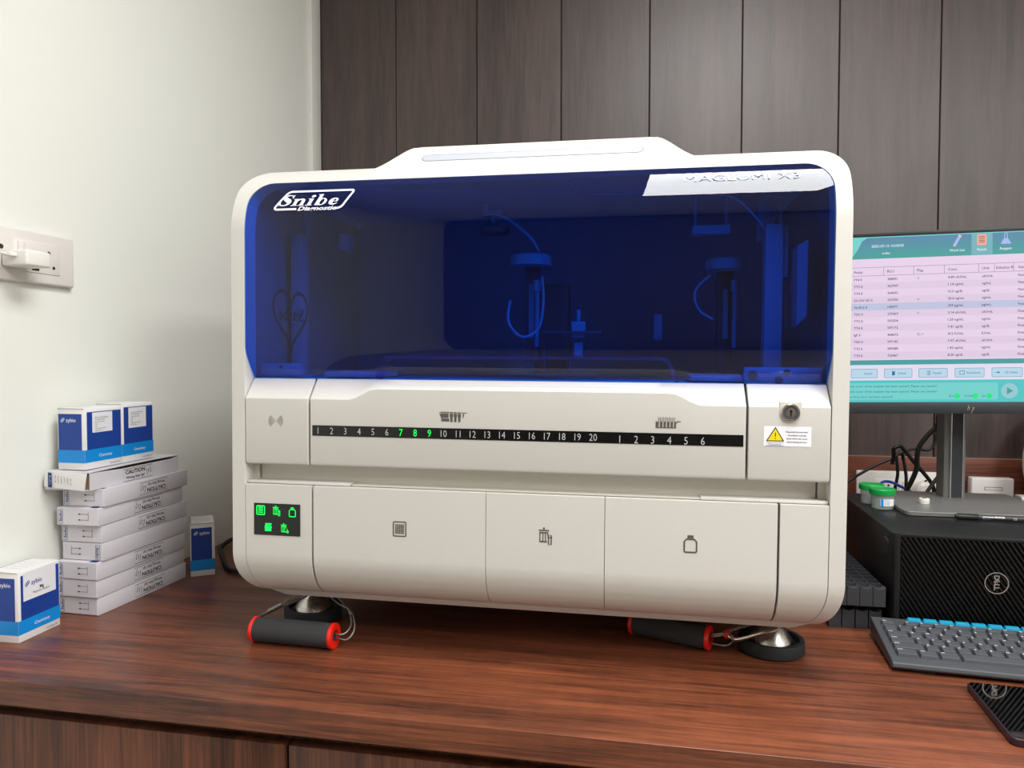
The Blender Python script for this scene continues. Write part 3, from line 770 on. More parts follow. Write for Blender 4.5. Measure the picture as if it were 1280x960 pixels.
# ------------------------------------------------------------------ carrying handles
def handle(label, a, c, r, ropes, fit):
    a = Vector(a); c = Vector(c); d = (c-a); L = d.length; d.normalize()
    t = thing('carrying_handle', label, 'handle', tuple((a+c)/2-Vector((0, 0, r))), (0, 0, math.atan2(d.y, d.x)), 'foam carrying handles hooked under the analyzer')
    inv = (Matrix.Translation(t.location) @ Matrix.Rotation(t.rotation_euler.z, 4, 'Z')).inverted()
    q = MB(); T = Matrix.Translation((-L/2, 0, r)) @ Matrix.Rotation(PI/2, 4, 'Y')
    q.lathe([(r*.7, .004), (r*.95, .004), (r*.97, .0055), (r*.97, L-.0055), (r*.95, L-.004), (r*.7, L-.004)], M_FOAM, T, 36); q.build('grip', t)
    for s0, s1 in ((0, 1), (L, -1)):
        q = MB(); P = [(r*.50, 0), (r*.96, 0), (r*1.02, .0012), (r*1.02, .0052), (r*.96, .0064), (r*.50, .0064)]
        q.lathe([(x, s0+s1*y) for x, y in P], M_RED, T, 36, closed=True)
        q.build('end_cap', t)
    for pts in ropes:
        q = MB(); q.tube([inv @ Vector(p) for p in pts], .0016, M_WIRE, 8); q.build('steel_rope', t)
    for (p0, p1, rad) in fit:
        q = MB(); q.tube([inv @ Vector(p0), inv @ Vector(p1)], rad, M_WIRE, 10, smooth=False); q.build('crimp_sleeve', t)
    return t, inv
handle('foam carrying handle with red ends lying before the left front foot', (-.632, 1.058, .0205), (-.487, 1.0535, .0205), .0200,
       [[(-.545,1.056,.018),(-.488,1.055,.017),(-.470,1.060,.014),(-.463,1.073,.026),(-.4695,1.085,.041),(-.479,1.095,.048),(-.496,1.106,.055),(-.514,1.122,.062),(-.53,1.142,.078)],
        [(-.545,1.056,.023),(-.492,1.056,.023),(-.476,1.062,.022),(-.470,1.075,.031),(-.475,1.086,.043),(-.483,1.095,.051),(-.505,1.108,.053),(-.530,1.130,.056),(-.560,1.160,.060)],
        [(-.60,1.057,.021),(-.632,1.059,.021),(-.640,1.070,.026),(-.637,1.085,.030),(-.623,1.095,.036),(-.604,1.105,.048),(-.590,1.120,.062),(-.575,1.14,.080)],
        [(-.60,1.057,.026),(-.630,1.060,.026),(-.637,1.072,.031),(-.633,1.087,.034),(-.618,1.097,.040),(-.600,1.115,.044),(-.585,1.140,.048),(-.575,1.165,.055)]],
       [((-.4725,1.0862,.0432), (-.4815,1.0955,.0500), .0038), ((-.627,1.0935,.0365), (-.607,1.104,.0465), .0042)])
th2, inv2 = handle('foam carrying handle with red ends hooked to the right front foot', (-.022, 1.2085, .0190), (.1035, 1.1605, .0190), .0188,
       [[(.075,1.172,.024),(.107,1.160,.026),(.124,1.153,.031),(.136,1.155,.027),(.139,1.160,.019),(.128,1.157,.011),(.110,1.158,.011),(.080,1.170,.012)],
        [(.075,1.171,.021),(.107,1.162,.022),(.122,1.158,.026),(.134,1.160,.023),(.137,1.164,.016),(.126,1.161,.0085),(.108,1.162,.009),(.080,1.171,.012)]],
       [])
q = MB(); q.tube([inv2 @ Vector(p) for p in [(.139,1.150,.024),(.131,1.152,.028),(.131,1.164,.030),(.145,1.172,.034),(.185,1.178,.046),(.205,1.168,.052),(.209,1.152,.052),(.199,1.140,.048),(.180,1.138,.042),(.150,1.145,.028),(.139,1.150,.024)]], .0034, M_STEEL, 10)
q.build('snap_hook', th2)
q = MB(); q.lathe([(.0065, -.004), (.0065, .004)], M_RED, Matrix.Translation(inv2 @ Vector((.1285, 1.158, .0285))) @ Matrix.Rotation(1.1, 4, 'Y'), 16); q.build('red_ferrule', th2)

# ------------------------------------------------------------------ flat cartons in a stack by the left wall
BH, BW, BLn = .0325, .085, .238
def caution(pr, y0, z0, s, flip):
    """boxed warning: centre (y0, z0)"""
    k = -1 if flip else 1; rt = PI if flip else 0
    pr.frame(y0-.040, z0-.0115, y0+.040, z0+.0115, .0006, M_INK)
    pr.text('CAUTION', y0-k*.008, z0+k*.0052, .0072, M_INK, align='C', bold=.03, rot=rt, xs=1.15)
    pr.text('Wrong Side Up!', y0-k*.008, z0-k*.0052, .0050, M_INK, align='C', bold=.02, rot=rt, xs=1.05)
    cx = y0+k*.030
    for sg in (1, -1):
        P = [(cx+sg*k*.0058*math.cos(a), z0+sg*.0085*math.sin(a)) for a in [(-.2+1.5*j/7) for j in range(8)]]
        pr.stroke(P, .0010, M_INK); pr.poly([(P[0][0]-.0016, P[0][1]), (P[0][0]+.0016, P[0][1]), (P[0][0], P[0][1]-sg*.003)], M_INK)
    pr.stroke([(cx-.002, z0+.004), (cx, z0-.004), (cx+.0015, z0+.004)], .0009, M_INK)
def carton(i, x, y, z, rot, label, flip_end=False, note=True, h=BH):
    t = thing('flat_carton', label, 'box', (x, y, z), (0, 0, rot), 'flat white cartons stacked by the left wall')
    q = MB(); q.box((-BW, 0, 0), (0, BLn, h), M_PAPER, .0012); q.build('carton_body', t)
    q = MB(); q.box((-BW+.001, -.0011, .0014), (-.0012, .0004, h-.0006), M_PAPER, .0004, seg=1); q.build('end_flap', t)
    pr = Print(o=(0, -.0012, 0), ux=(1,0,0), uy=(0,0,1), eps=.0003)
    sx = (lambda u: -BW-u) if flip_end else (lambda u: u)
    a = sx(-.0195); c = sx(-.0335)
    pr.stroke([(a, h*.30), (a, h*.78)], .0006, M_INK)
    for v in (.34, .66):
        pr.stroke([(a, h*v), (sx(-.036), h*v)], .0006, M_INK); k = 1 if flip_end else -1
        pr.poly([(sx(-.041), h*v), (sx(-.036), h*v+.0016), (sx(-.036), h*v-.0016)], M_INK)
    u = -.010 if flip_end else -.0765
    pr.stroke(rr(u-.0045, .0035, u+.0045, h-.0040, .0014), .0006, M_BLUEINK, 0, True)
    if flip_end: snibe(pr, u-.0030, h-.0065, .0056, M_BLUEINK, shear=.2, rot=-PI/2)
    else: snibe(pr, u+.0030, .0060, .0056, M_BLUEINK, shear=.2, rot=PI/2)
    pr.out('end_print', t)
    if note:
        pr = Print(o=(0, 0, 0), ux=(0,1,0), uy=(0,0,1), eps=.0003); caution(pr, .132, h*.5, 1, True); pr.out('warning_print', t)
    q = Print(o=(0, 0, h), ux=(1,0,0), uy=(0,1,0), eps=.0002); q.rect(-.020, .002, -.004, .012, M_BLUEINK); q.out('top_mark', t)
    return t
ct = [(-.9705, 1.110, -.033), (-.9685, 1.106, -.020), (-.9660, 1.104, -.022), (-.9620, 1.114, -.012), (-.9625, 1.113, -.010), (-.9600, 1.102, .010), (-.9560, 1.112, .006)]
lb = ['bottom white flat carton of the stack, its warning label upside down',
      'second white flat carton from the bottom of the stack by the wall',
      'third white flat carton from the bottom of the stack by the wall',
      'fourth flat carton from the bottom, plain long side, arrows pointing right',
      'fifth white flat carton from the bottom, just above the one without warning label',
      'white flat carton sticking out at the wall, third from the top of the stack',
      'white flat carton directly under the open topmost carton of the stack']
for i, (x, y, r) in enumerate(ct):
    carton(i, x, y, i*(BH+.0005), r, lb[i], flip_end=(i == 3), note=(i != 3), h=BH)
# topmost carton: opened end and lifted lid
TZ = 7*(BH+.0005)
t = thing('flat_carton', 'topmost opened flat carton with printed end label and buckled lid', 'box', (-.9665, 1.0865, TZ), (0, 0, .012), 'flat white cartons stacked by the left wall')
h = .0335
q = MB(); q.box((-BW, .004, 0), (-BW+.0015, BLn+.012, h), M_PAPER); q.box((-.0015, .004, 0), (0, BLn+.012, h-.006), M_PAPER); q.box((-BW, .004, 0), (0, BLn+.012, .0015), M_PAPER); q.box((-BW, BLn+.0105, 0), (0, BLn+.012, h), M_PAPER)
q.box((-BW+.0016, .006, .0016), (-.0016, BLn+.010, .0265), M_KRAFT)
# long side rises then dips toward the far end
sd = MB(); n = 14; LL = []
for k in range(n+1):
    y = .004+(BLn+.008)*k/n; top = h-.0030-.0062*math.sin(PI*(k/n)**1.7)
    LL.append([(.0002, y, 0), (.0002, y, top), (-.0013, y, top), (-.0013, y, 0)])
sd.loft(LL, M_PAPER); sd.build('long_side', t)
q.build('carton_body', t)
q = MB(); LL = []
for k in range(n+1):
    y = .002+(BLn+.010)*k/n; zc = h-.0022+.0012*math.sin(PI*k/n)
    LL.append([(-BW, y, h-.0012), (.0, y, zc), (.0, y, zc+.0011), (-BW, y, h-.0001)])
q.loft(LL, M_PAPER); q.build('lid', t)
q = MB(); q.loft([[(-BW-.004, .000, .006), (-.004, -.004, -.001+.0015), (-.004, -.0028, -.001+.0015), (-BW-.004, .0012, .006)], [(-BW-.002, -.001, h*.55), (-.002, -.004, h*.5), (-.002, -.0028, h*.5), (-BW-.002, .0002, h*.55)], [(-BW, 0, h+.001), (-.001, -.001, h-.002), (-.001, .0002, h-.002), (-BW, .0012, h+.001)]], M_PAPER2); EF = q.build('end_flap', t)
q = MB(); q.box((-BW-.003, .001, .0005), (-.04, .005, .008), M_PAPER, .001); q.build('tuck_flap', t)
pr = Print(o=(-BW-.001, -.0010, .005), ux=(.999,-.045,0), uy=(0,.02,1), eps=.0014)
pr.poly([(.008, .001), (.016, .000), (.0155, .026), (.0075, .027)], M_BLUEINK)
snibe(pr, .0098, .0230, .0050, M_WHITEP, shear=.2, rot=-PI/2)
for k, l in enumerate(('REF 130', 'Reaction', 'Modules', 'LOT 2', '2026-11', '64 x 10')):
    pr.text(l, .0215+k*.0066, .022-.001*k, .0026, M_INK, rot=-PI/2+.05, xs=1.0)
pr.out('end_print', t)
pr = Print(o=(0, 0, 0), ux=(0,1,0), uy=(0,0,1), eps=.0006); caution(pr, .128, h*.5-.003, 1, False); pr.out('warning_print', t)

# ------------------------------------------------------------------ reagent cartons
def reagent(x, y, z, rot, label, w=.050, d=.088, h=.113, front='side', note=True, grp='blue and white reagent cartons'):
    """origin at the corner nearest the camera; long face looks along +X, short face along -Y"""
    t = thing('reagent_carton', label, 'box', (x, y, z), (0, 0, rot), grp)
    q = MB(); q.box((-w, 0, 0), (0, d, h), M_PAPER2, .0012); q.build('carton_body', t)
    q = MB(); q.loft([[(-w, .001, h-.001), (0, .001, h-.001), (0, d-.001, h-.001), (-w, d-.001, h-.001)], [(-w+.001, -.001, h+.0030), (-.001, -.0012, h+.0018), (-.002, d-.002, h+.0012), (-w+.002, d-.002, h+.0018)]], M_PAPER2); q.build('top_flap', t)
    pr = Print(o=(0, 0, 0), ux=(0,1,0), uy=(0,0,1), eps=.0003)
    pr.rect(.0050, .0355, d-.0020, h-.0050, M_ROYAL); pr.rect(0, .0125, d, .0355, M_CYAN)
    pr.text('Chemistry', d*.36, .0205, .0052, M_WHITEP, bold=.006, lift=.0003); pr.text('www.zybio.com', d-.006, .0045, .0026, M_INK, align='R')
    pr.out('long_side_print', t)
    if note == 'list':
        pr = Print(o=(0, 0, 0), ux=(0,1,0), uy=(0,0,1), eps=.0006); pr.rect(.0175, .0655, .0665, h-.0065, M_LABEL, -.0001)
        for k in range(7):
            v = h-.017-k*.0040; a = .024; ln = (.036, .034, .033, .020, .018, .033, .030)[k]
            pr.text(('Bilirubin Total (DCA) Reagent', 'Cal 1x10 ml R1 4x40 ml', 'IFU store 2-8 C in dark', 'LOT 2410', 'EXP 2026', 'Keep upright do not freeze', 'IVD for in vitro use')[k], a, v, .0021, M_INK, xs=ln/.036*.85, lift=.0002)
        pr.out('pasted_note', t)
    elif note == 'card':
        pr = Print(o=(0, 0, 0), ux=(0,1,0), uy=(0,0,1), eps=.0006); pr.rect(.0095, .0655, d-.0090, h-.0008, M_LABEL)
        zl = MATS['royal_blue_print']; zlogo(pr, .0135, .0895, .0066, zl, .0003)
        pr.text('Mg', .047, .0815, .0050, M_INK, align='C', bold=.02, lift=.0003); pr.text('Magnesium Reagent', .046, .0755, .0030, M_INK, align='C', lift=.0003)
        pr.out('name_label', t)
        pr = Print(o=(0, 0, 0), ux=(0,1,0), uy=(0,0,1), eps=.0006)
        for (u, v, tx, r_) in ((.0085, .0500, '3', -.1), (.0235, .0545, '4', .1), (.035, .0565, '/', .0), (.043, .0560, '2', .1), (.052, .0575, '4', .1), (.0215, .0400, '0', .1), (.0300, .0410, '1', 0)): pr.text(tx, u, v, .0075, M_BLUEINK, rot=r_)
        pr.out('handwriting', t)
    pr = Print(o=(-w, 0, 0), ux=(1,0,0), uy=(0,0,1), eps=.0003)
    pr.rect(.0022, .0355, w-.0058, h-.0080, M_ROYAL); pr.rect(0, .0125, w, .0355, M_CYAN)
    zlogo(pr, .0075, h-.0225, .0060, M_WHITEP, .0003); pr.out('short_side_print', t)
    pr = Print(o=(-w, 0, h+.0030), ux=(1,0,-.02), uy=(0,1,-.015), eps=.0003)
    pr.stroke([(.001, .0015), (.001, d-.004), (w-.002, d-.004)], .0012, M_ROYAL)
    for k in range(4): pr.text('Store at 2-8 C  IVD  LOT', .010, .020+k*.012, .0024, M_FINE, xs=.8)
    pr.out('top_print', t)
    return t
reagent(-1.0025, .976, 0, .03, 'blue and white reagent carton with handwriting, alone at the worktop left end', note='card', h=.114, d=.086, w=.052)
reagent(-.913, 1.377, 0, .62, 'blue and white reagent carton standing behind the stack of flat cartons', note=False, h=.112, d=.085, w=.0485)
reagent(-.9845, 1.1015, TZ+.0346, .0, 'blue and white reagent carton on the stack, the one nearer the camera', note='list', h=.1085, d=.0905, w=.056)
reagent(-.9850, 1.1935, TZ+.0346, .0, 'blue and white reagent carton on the stack, half behind its twin', note='list', h=.1115, d=.0875, w=.056)

# ------------------------------------------------------------------ wall socket and charger at the left wall
ang = -.02
def wl(y): return wx(y)
t = thing('wall_socket', 'long white wall socket plate on the pale left wall', 'socket', (wl(1.16), 1.16, .6425), (0, 0, ang))
q = MB(); q.box((.0, -.30, -.0455), (.012, 0, .0455), M_SOCK, .004, seg=3); q.build('plate', t)
q = MB(); q.box((.011, -.128, -.0270), (.0135, -.034, .0270), M_SOCK, .0008); q.box((.011, -.215, -.0270), (.0135, -.131, .0270), M_SOCK, .0008)
q.build('socket_insert', t)
q = MB(); q.box((.013, -.122, .001), (.0172, -.108, .0235), M_SOCK, .001, T=None); q.build('switch_rocker', t)
pr = Print(o=(.0135, 0, 0), ux=(0,1,0), uy=(0,0,1), eps=.0004)
for u, v, r in ((-.058, .0105, .0034), (-.048, -.0145, .0030), (-.152, .009, .0042)): pr.disc(u, v, r, M_HOLE)
pr.rect(-.094, -.0235, -.079, -.0175, M_HOLE); pr.out('pin_hole', t)
t = thing('phone_charger', 'white charger block plugged into the left wall socket', 'charger', (wl(1.03), 1.03, .632), (0, 0, ang))
q = MB(); q.box((.0150, -.024, -.0130), (.066, .024, .0130), M_SOCK2, .0035, seg=3); q.build('charger_body', t)
q = MB(); q.box((.033, -.038, .001), (.048, -.0242, .007), M_SOCK2, .001); q.build('charger_plug', t)
q = MB(); q.tube([(.040, -.037, .004), (.039, -.070, .003), (.034, -.11, -.02), (.030, -.13, -.09), (.026, -.062, -.23), (.026, -.060, -.32), (.026, -.064, -.43), (.024, -.10, -.50)], .0018, M_SOCK2); q.build('charger_cord', t)

# ------------------------------------------------------------------ cables and sockets behind the monitor
YS = YB-.0212
t = thing('socket_strip', 'wide white multi-socket plate on the wood splashback behind the computer', 'socket', (.582, YS, .072))
q = MB(); q.box((0, -.012, 0), (.24, 0, .084), M_SOCK2, .003); q.build('plate', t)
q = MB(); q.box((.048, -.0135, .012), (.10, -.011, .062), M_SOCK2, .0008); q.box((.104, -.0135, .012), (.135, -.011, .062), M_SOCK2, .0008); q.box((.139, -.0135, .012), (.225, -.011, .062), M_SOCK2, .0008); q.build('socket_insert', t)
pr = Print(o=(0, -.0135, 0), eps=.0004)
for u in (.108, .119): pr.frame(u, .020, u+.009, .055, .0005, M_FINE)
for u, v in ((.066, .045), (.082, .045), (.074, .025)): pr.disc(u, v, .003, M_HOLE)
pr.out('pin_hole', t)
t = thing('power_plug', 'white rounded power plug in the socket plate behind the monitor stand', 'plug', (.752, YS-.0145, .107))
q = MB(); q.loft([[(.026*math.cos(a)*k, -y, .028*math.sin(a)*k) for a in [2*PI*j/24 for j in range(24)]] for y, k in ((0, 1), (.012, 1), (.022, .9), (.028, .6))], M_SOCK2); q.build('plug_body', t)
q = MB(); q.tube([(0, -.014, .0235), (0, -.020, .029)], .0030, M_CABLE, smooth=False); q.build('strain_relief', t)
t = thing('data_socket', 'white surface-mounted socket box with slot, right of the monitor stand', 'socket', (.868, YS, .060))
q = MB(); q.box((0, -.028, 0), (.104, 0, .087), M_SOCK2, .004, seg=3); q.build('box_body', t)
pr = Print(o=(0, -.028, 0), eps=.0004); pr.rect(.031, .054, .075, .063, M_FINE); pr.rect(.0325, .055, .0735, .0615, M_SOCK2, .0002); pr.disc(.018, .036, .0042, M_HOLE); pr.disc(.084, .036, .0042, M_HOLE); pr.rect(.042, .036, .062, .038, M_FINE); pr.out('slot', t)
def cable(name, label, pts, r, m, cat='cable', grp=None):
    q = MB(); q.tube(pts, r, m, 10); return tag(q.build(name), label, cat, grp)
G = 'black cables behind the monitor'
cable('signal_cable', 'thin black cable running from behind the analyzer up to the monitor', [(.40,1.98,.06),(.525,2.0,.144),(.554,2.0,.165),(.596,2.0,.191),(.635,2.0,.210),(.652,2.0,.224),(.671,2.0,.232),(.694,2.0,.234),(.716,2.0,.232),(.731,2.0,.246),(.738,2.0,.275),(.736,1.99,.33),(.705,1.87,.39),(.66,1.64,.44)], .0038, M_CABLE, grp=G)
cable('power_cable', 'thick black cable hanging from the monitor down behind the computer', [(.640,1.60,.46),(.672,1.74,.41),(.697,1.86,.345),(.696,1.885,.305),(.679,1.89,.284),(.659,1.89,.254),(.654,1.89,.231),(.653,1.89,.199),(.642,1.89,.167),(.629,1.89,.138),(.615,1.89,.09),(.60,1.88,.005)], .0058, M_CABLE, grp=G)
cable('power_cable', 'black looped cable crossing in front of the white socket plate', [(.618,1.955,.200),(.620,1.95,.224),(.618,1.945,.240),(.633,1.945,.247),(.646,1.945,.233),(.666,1.945,.207),(.688,1.945,.181),(.705,1.945,.158),(.712,1.945,.143),(.712,1.945,.129),(.70,1.94,.08),(.68,1.94,.005)], .0048, M_CABLE, grp=G)
cable('power_cable', 'black cable drooping nearest the green-lidded cups, before the socket plate', [(.650,2.03,.222),(.657,2.05,.212),(.660,2.05,.19),(.662,2.05,.159),(.657,2.05,.127),(.650,2.05,.08),(.64,2.04,.005)], .0042, M_CABLE, grp=G)
cable('power_cable', 'black cable hanging straight in the middle before the socket plate', [(.655,2.0,.226),(.663,2.02,.218),(.669,2.02,.187),(.673,2.02,.159),(.673,2.02,.134),(.671,2.02,.10),(.66,2.0,.005)], .0042, M_CABLE, grp=G)
cable('grey_cable', 'dark grey cable curving down beside the monitor stand', [(.716,1.88,.27),(.709,1.87,.235),(.700,1.86,.205),(.692,1.86,.187),(.679,1.86,.167),(.667,1.86,.147),(.652,1.86,.12),(.64,1.86,.005)], .0046, M_GCABLE)
cable('network_cable', 'bright blue cable arching behind the green-lidded cups', [(.545,1.80,.10),(.557,1.86,.135),(.573,1.90,.153),(.586,1.91,.161),(.603,1.91,.160),(.622,1.91,.151),(.638,1.91,.143),(.653,1.91,.133),(.668,1.90,.11),(.68,1.88,.02)], .0034, M_BCABLE)
cable('mains_cable', 'black cable looping on the worktop between the analyzer and left wall', [(-.58,1.62,.030),(-.70,1.60,.034),(-.86,1.60,.034),(-.952,1.590,.032),(-1.002,1.585,.022),(-1.012,1.55,.008),(-.972,1.495,.006),(-.912,1.418,.006),(-.878,1.391,.006),(-.845,1.395,.006),(-.74,1.45,.006),(-.60,1.50,.006)], .0048, M_CABLE)

# ------------------------------------------------------------------ computer on its side
PX, PY, PZ = .410, 1.284, .1718
t = thing('desktop_computer', 'black tower computer lying on its side with diagonal-ribbed front', 'computer', (PX, PY, 0), (0, 0, -.028))
PWd, PDp = .385, .385
q = MB(); q.box((0, .012, .006), (PWd, PDp, PZ), M_PC, .003); q.box((.02, .03, 0), (.05, .06, .0065), M_RUBBER); q.box((.02, .33, 0), (.05, .36, .0065), M_RUBBER); q.box((.33, .03, 0), (.36, .06, .0065), M_RUBBER); q.box((.33, .33, 0), (.36, .36, .0065), M_RUBBER); q.build('case', t)
q = MB()
q.loft([[(x, y, .006) for x, y in [(0,.013),(0,.006),(.003,.001),(.0075,0),(.012,.003),(.012,.013)]], [(x, y, PZ) for x, y in [(0,.013),(0,.006),(.003,.001),(.0075,0),(.012,.003),(.012,.013)]]], M_PC)
q.box((.011, .008, .007), (PWd, .0125, PZ-.001), M_DARK); q.box((.011, .002, PZ-.006), (PWd, .0125, PZ-.0005), M_PC, .001); q.box((.011, .002, .006), (PWd, .0125, .011), M_PC, .001); q.box((PWd-.008, .001, .006), (PWd, .0125, PZ-.0005), M_PC, .001)
q.build('front_bezel', t)
def clip(poly, x0, y0, x1, y1):
    for ax, val, keep in ((0, x0, 1), (0, x1, -1), (1, y0, 1), (1, y1, -1)):
        o = []
        for i in range(len(poly)):
            a = poly[i]; c = poly[(i+1) % len(poly)]; ia = (a[ax]-val)*keep >= 0; ic = (c[ax]-val)*keep >= 0
            if ia: o.append(a)
            if ia != ic:
                s = (val-a[ax])/(c[ax]-a[ax]); o.append((a[0]+(c[0]-a[0])*s, a[1]+(c[1]-a[1])*s))
        poly = o
        if not poly: break
    return poly
q = MB(); k = .645; wv = .0027; sp = .0079
for i in range(-2, 70):
    xt = -.11+i*sp
    P = clip([(xt, PZ-.006), (xt+wv, PZ-.006), (xt+wv+k*(PZ-.017), .011), (xt+k*(PZ-.017), .011)], .0125, .011, PWd-.008, PZ-.006)
    if len(P) > 2: q.prism(P, (0, .0078, 0), (1,0,0), (0,0,1), .0055, M_RIB)
q.build('ribbed_grille', t, bevel=.0006)
lx, lz = .1565, .0975
pr = Print(o=(0, .0020, 0), eps=.0004)
pr.ring(lx, lz, .0172, .0015, M_SILVER, n=40)
for ch, dv, r_ in (('D', .0090, -PI/2), ('E', .0025, -PI/2+.6), ('L', -.0042, -PI/2), ('L', -.0092, -PI/2)):
    pr.text(ch, lx, lz+dv, .0076, M_SILVER, align='C', bold=.028, rot=r_)
pr.out('round_logo', t)
pr = Print(o=(0, 0, 0), ux=(0,-1,0), uy=(0,0,1), eps=.0004)
pr.rect(-.215, .060, -.130, .115, M_BLACK)
for kx in range(9): pr.text('S/N 7XK2P3 DP/N', -.208, .064+kx*.0052, .0022, M_FINE, xs=.9+.1*(kx % 3))
pr.out('rating_label', t)
q = MB(); q.box((-.002, .024, .146), (.001, .048, .156), M_RACK, .001); q.box((-.001, .026, .126), (.001, .046, .130), M_DARK); q.box((-.0006, .02, .11), (.0006, .03, .165), M_DARK); q.build('side_latch', t)
q = MB(); q.box((-.0006, .20, .05), (.0006, .208, .14), M_DARK); q.build('side_slot', t)

# ------------------------------------------------------------------ monitor
SCX, SCY, SCW, SCH, SC0 = .615, 1.500, .572, .3225, .3835
t = thing('computer_monitor', 'black-framed monitor showing a pink results table, standing on the computer', 'monitor', (SCX, SCY, PZ+.0005))
zb = SC0-(PZ+.0005)
q = MB(); q.box((-SCW/2-.008, .0015, zb-.0225), (SCW/2+.008, .030, zb+SCH+.0085), M_BEZEL, .003); q.box((-.16, .029, zb+.03), (.16, .052, zb+.26), M_BEZEL, .01); q.build('casing', t)
q = MB(); q.box((-SCW/2-.008, .0, zb+SCH), (SCW/2+.008, .004, zb+SCH+.0085), M_BLACK, .001); q.box((-SCW/2-.008, -.001, zb-.0225), (SCW/2+.008, .004, zb), M_BEZEL, .001); q.box((-SCW/2-.008, 0, zb), (-SCW/2, .004, zb+SCH), M_BLACK); q.box((SCW/2, 0, zb), (SCW/2+.008, .004, zb+SCH), M_BLACK); q.build('bezel', t)
pr = Print(o=(0, -.001, zb-.0225), eps=.0004)
for pts in ([(-.0045,.017),(-.0070,.0065)], [(-.0062,.0100),(-.0040,.0125),(-.0028,.0115),(-.0040,.0065)], [(.0030,.0122),(-.0002,.0005)], [(.0016,.0122),(.0048,.0122),(.0042,.0082),(.0016,.0068)]): pr.stroke(pts, .0008, M_SILVER)
pr.out('bezel_logo', t)
# what the screen shows
e_pink, e_pink2 = screen_mat('screen_pink', (236, 214, 238), .95), screen_mat('screen_pink_pale', (228, 208, 232), .95)
e_blue = screen_mat('screen_row_blue', (196, 200, 228), .95); e_teal = screen_mat('screen_teal', (74, 158, 158)); e_tealb = screen_mat('screen_slate', (84, 140, 160)); e_aqua = screen_mat('screen_aqua', (84, 196, 196)); e_mint = screen_mat('screen_mint', (118, 208, 204))
e_lil = screen_mat('screen_lilac', (226, 220, 240)); e_btn = screen_mat('screen_button', (184, 214, 232)); e_txt = screen_mat('screen_text', (70, 62, 84)); e_navy = screen_mat('screen_navy', (40, 96, 140)); e_wht = screen_mat('screen_white', (236, 246, 246)); e_grn = screen_mat('screen_green', (40, 230, 130)); e_org = screen_mat('screen_peach', (240, 170, 150)); e_peri = screen_mat('screen_periwinkle', (168, 184, 240)); e_line = screen_mat('screen_line', (150, 130, 170)); e_tab = screen_mat('screen_tab', (118, 176, 186)); e_pk = screen_mat('screen_icon_pink', (238, 190, 200)); e_pale = screen_mat('screen_pale_teal', (150, 200, 208))
mm = .00148            # one photo-scale screen unit
def SU(u): return (u-1219)*.001422
def SV(v): return zb+SCH-(v-293)*.00155
L0, L1 = -SCW/2, SCW/2
sc = Print(o=(0, .0010, 0), eps=.0)
sc.rect(L0, zb, L1, zb+SCH, e_pink); PANEL = sc.out('display', t)
sc = Print(o=(0, .0008, 0), eps=.0)
for k in range(7):
    f_ = k/6; sc.rect(L0, SV(293+27.5*(k+1)/7), L1, SV(293+27.5*k/7), screen_mat('screen_head_%d' % k, tuple(int(a_+(b_-a_)*f_) for a_, b_ in zip((92, 136, 168), (74, 160, 156))))); sc.rect(L0, SV(294.2), L1, SV(293), e_mint, .0001)
sc.poly([(L0, SV(294.2)), (SU(1089), SV(294.2)), (SU(1082), SV(298)), (SU(1077), SV(308)), (SU(1071), SV(316)), (SU(1062), SV(320)), (L0, SV(320))], e_mint, .0001)
sc.rect(SU(1218.5), SV(320), SU(1244), SV(294.2), e_tab, .0001)
for k in range(12):
    y = 341.6+8.72*k
    if k == 4: sc.rect(L0, SV(y+8.72), L1, SV(y), e_blue)
    elif k % 2: sc.rect(L0, SV(y+8.72), L1, SV(y), e_pink2)
sc.rect(L0, SV(454), L1, SV(448), e_teal); sc.rect(L0, SV(473.5), L1, SV(454), e_lil); sc.rect(L0, zb, L1, SV(473.5), e_aqua)
sc.rrect(L0, SV(498), SU(1252), SV(477), .004, e_mint, .0001)
for v in (331.2, 341.6): sc.rect(L0, SV(v)-.0004, L1, SV(v)+.0004, e_line)
for u in (1022, 1066.5, 1109.5, 1147.5, 1185.5, 1227.5, 1246.5, 1269.5, 1320): sc.rect(SU(u)-.0004, SV(341.6), SU(u)+.0004, SV(331.2), e_line)
sc.out('screen_layout', t)
sc = Print(o=(0, .0006, 0), eps=.0)
BTN = ((1068,1102,'Search'), (1110.5,1146,'Delete'), (1154,1190,'Details'), (1199,1235,'Retransmit'), (1244,1281,'LIS Online'), (1290,1326,'Print'), (1335,1371,'Export'))
for (a, c, tx) in BTN: sc.rrect(SU(a), SV(470.5), SU(c), SV(459), .002, e_navy); sc.rrect(SU(a)+.0006, SV(470.5)+.0006, SU(c)-.0006, SV(459)-.0006, .0016, e_btn, .0001)
sc.out('screen_button_print', t); sc = Print(o=(0, .0006, 0), eps=.0)
sc.disc(SU(1265.5), SV(487.5), .0145, e_pale, n=32); sc.poly([(SU(1262.5), SV(492)), (SU(1262.5), SV(483)), (SU(1270), SV(487.5))], e_teal, .0001)
sc.out('play_button', t)
for u in (1202, 1224, 1241):
    sc = Print(o=(0, .0006, 0), eps=.0); sc.disc(SU(u), SV(493.6), .0052, e_grn); sc.out('status_dot', t)
sc = Print(o=(0, .0006, 0), eps=.0)
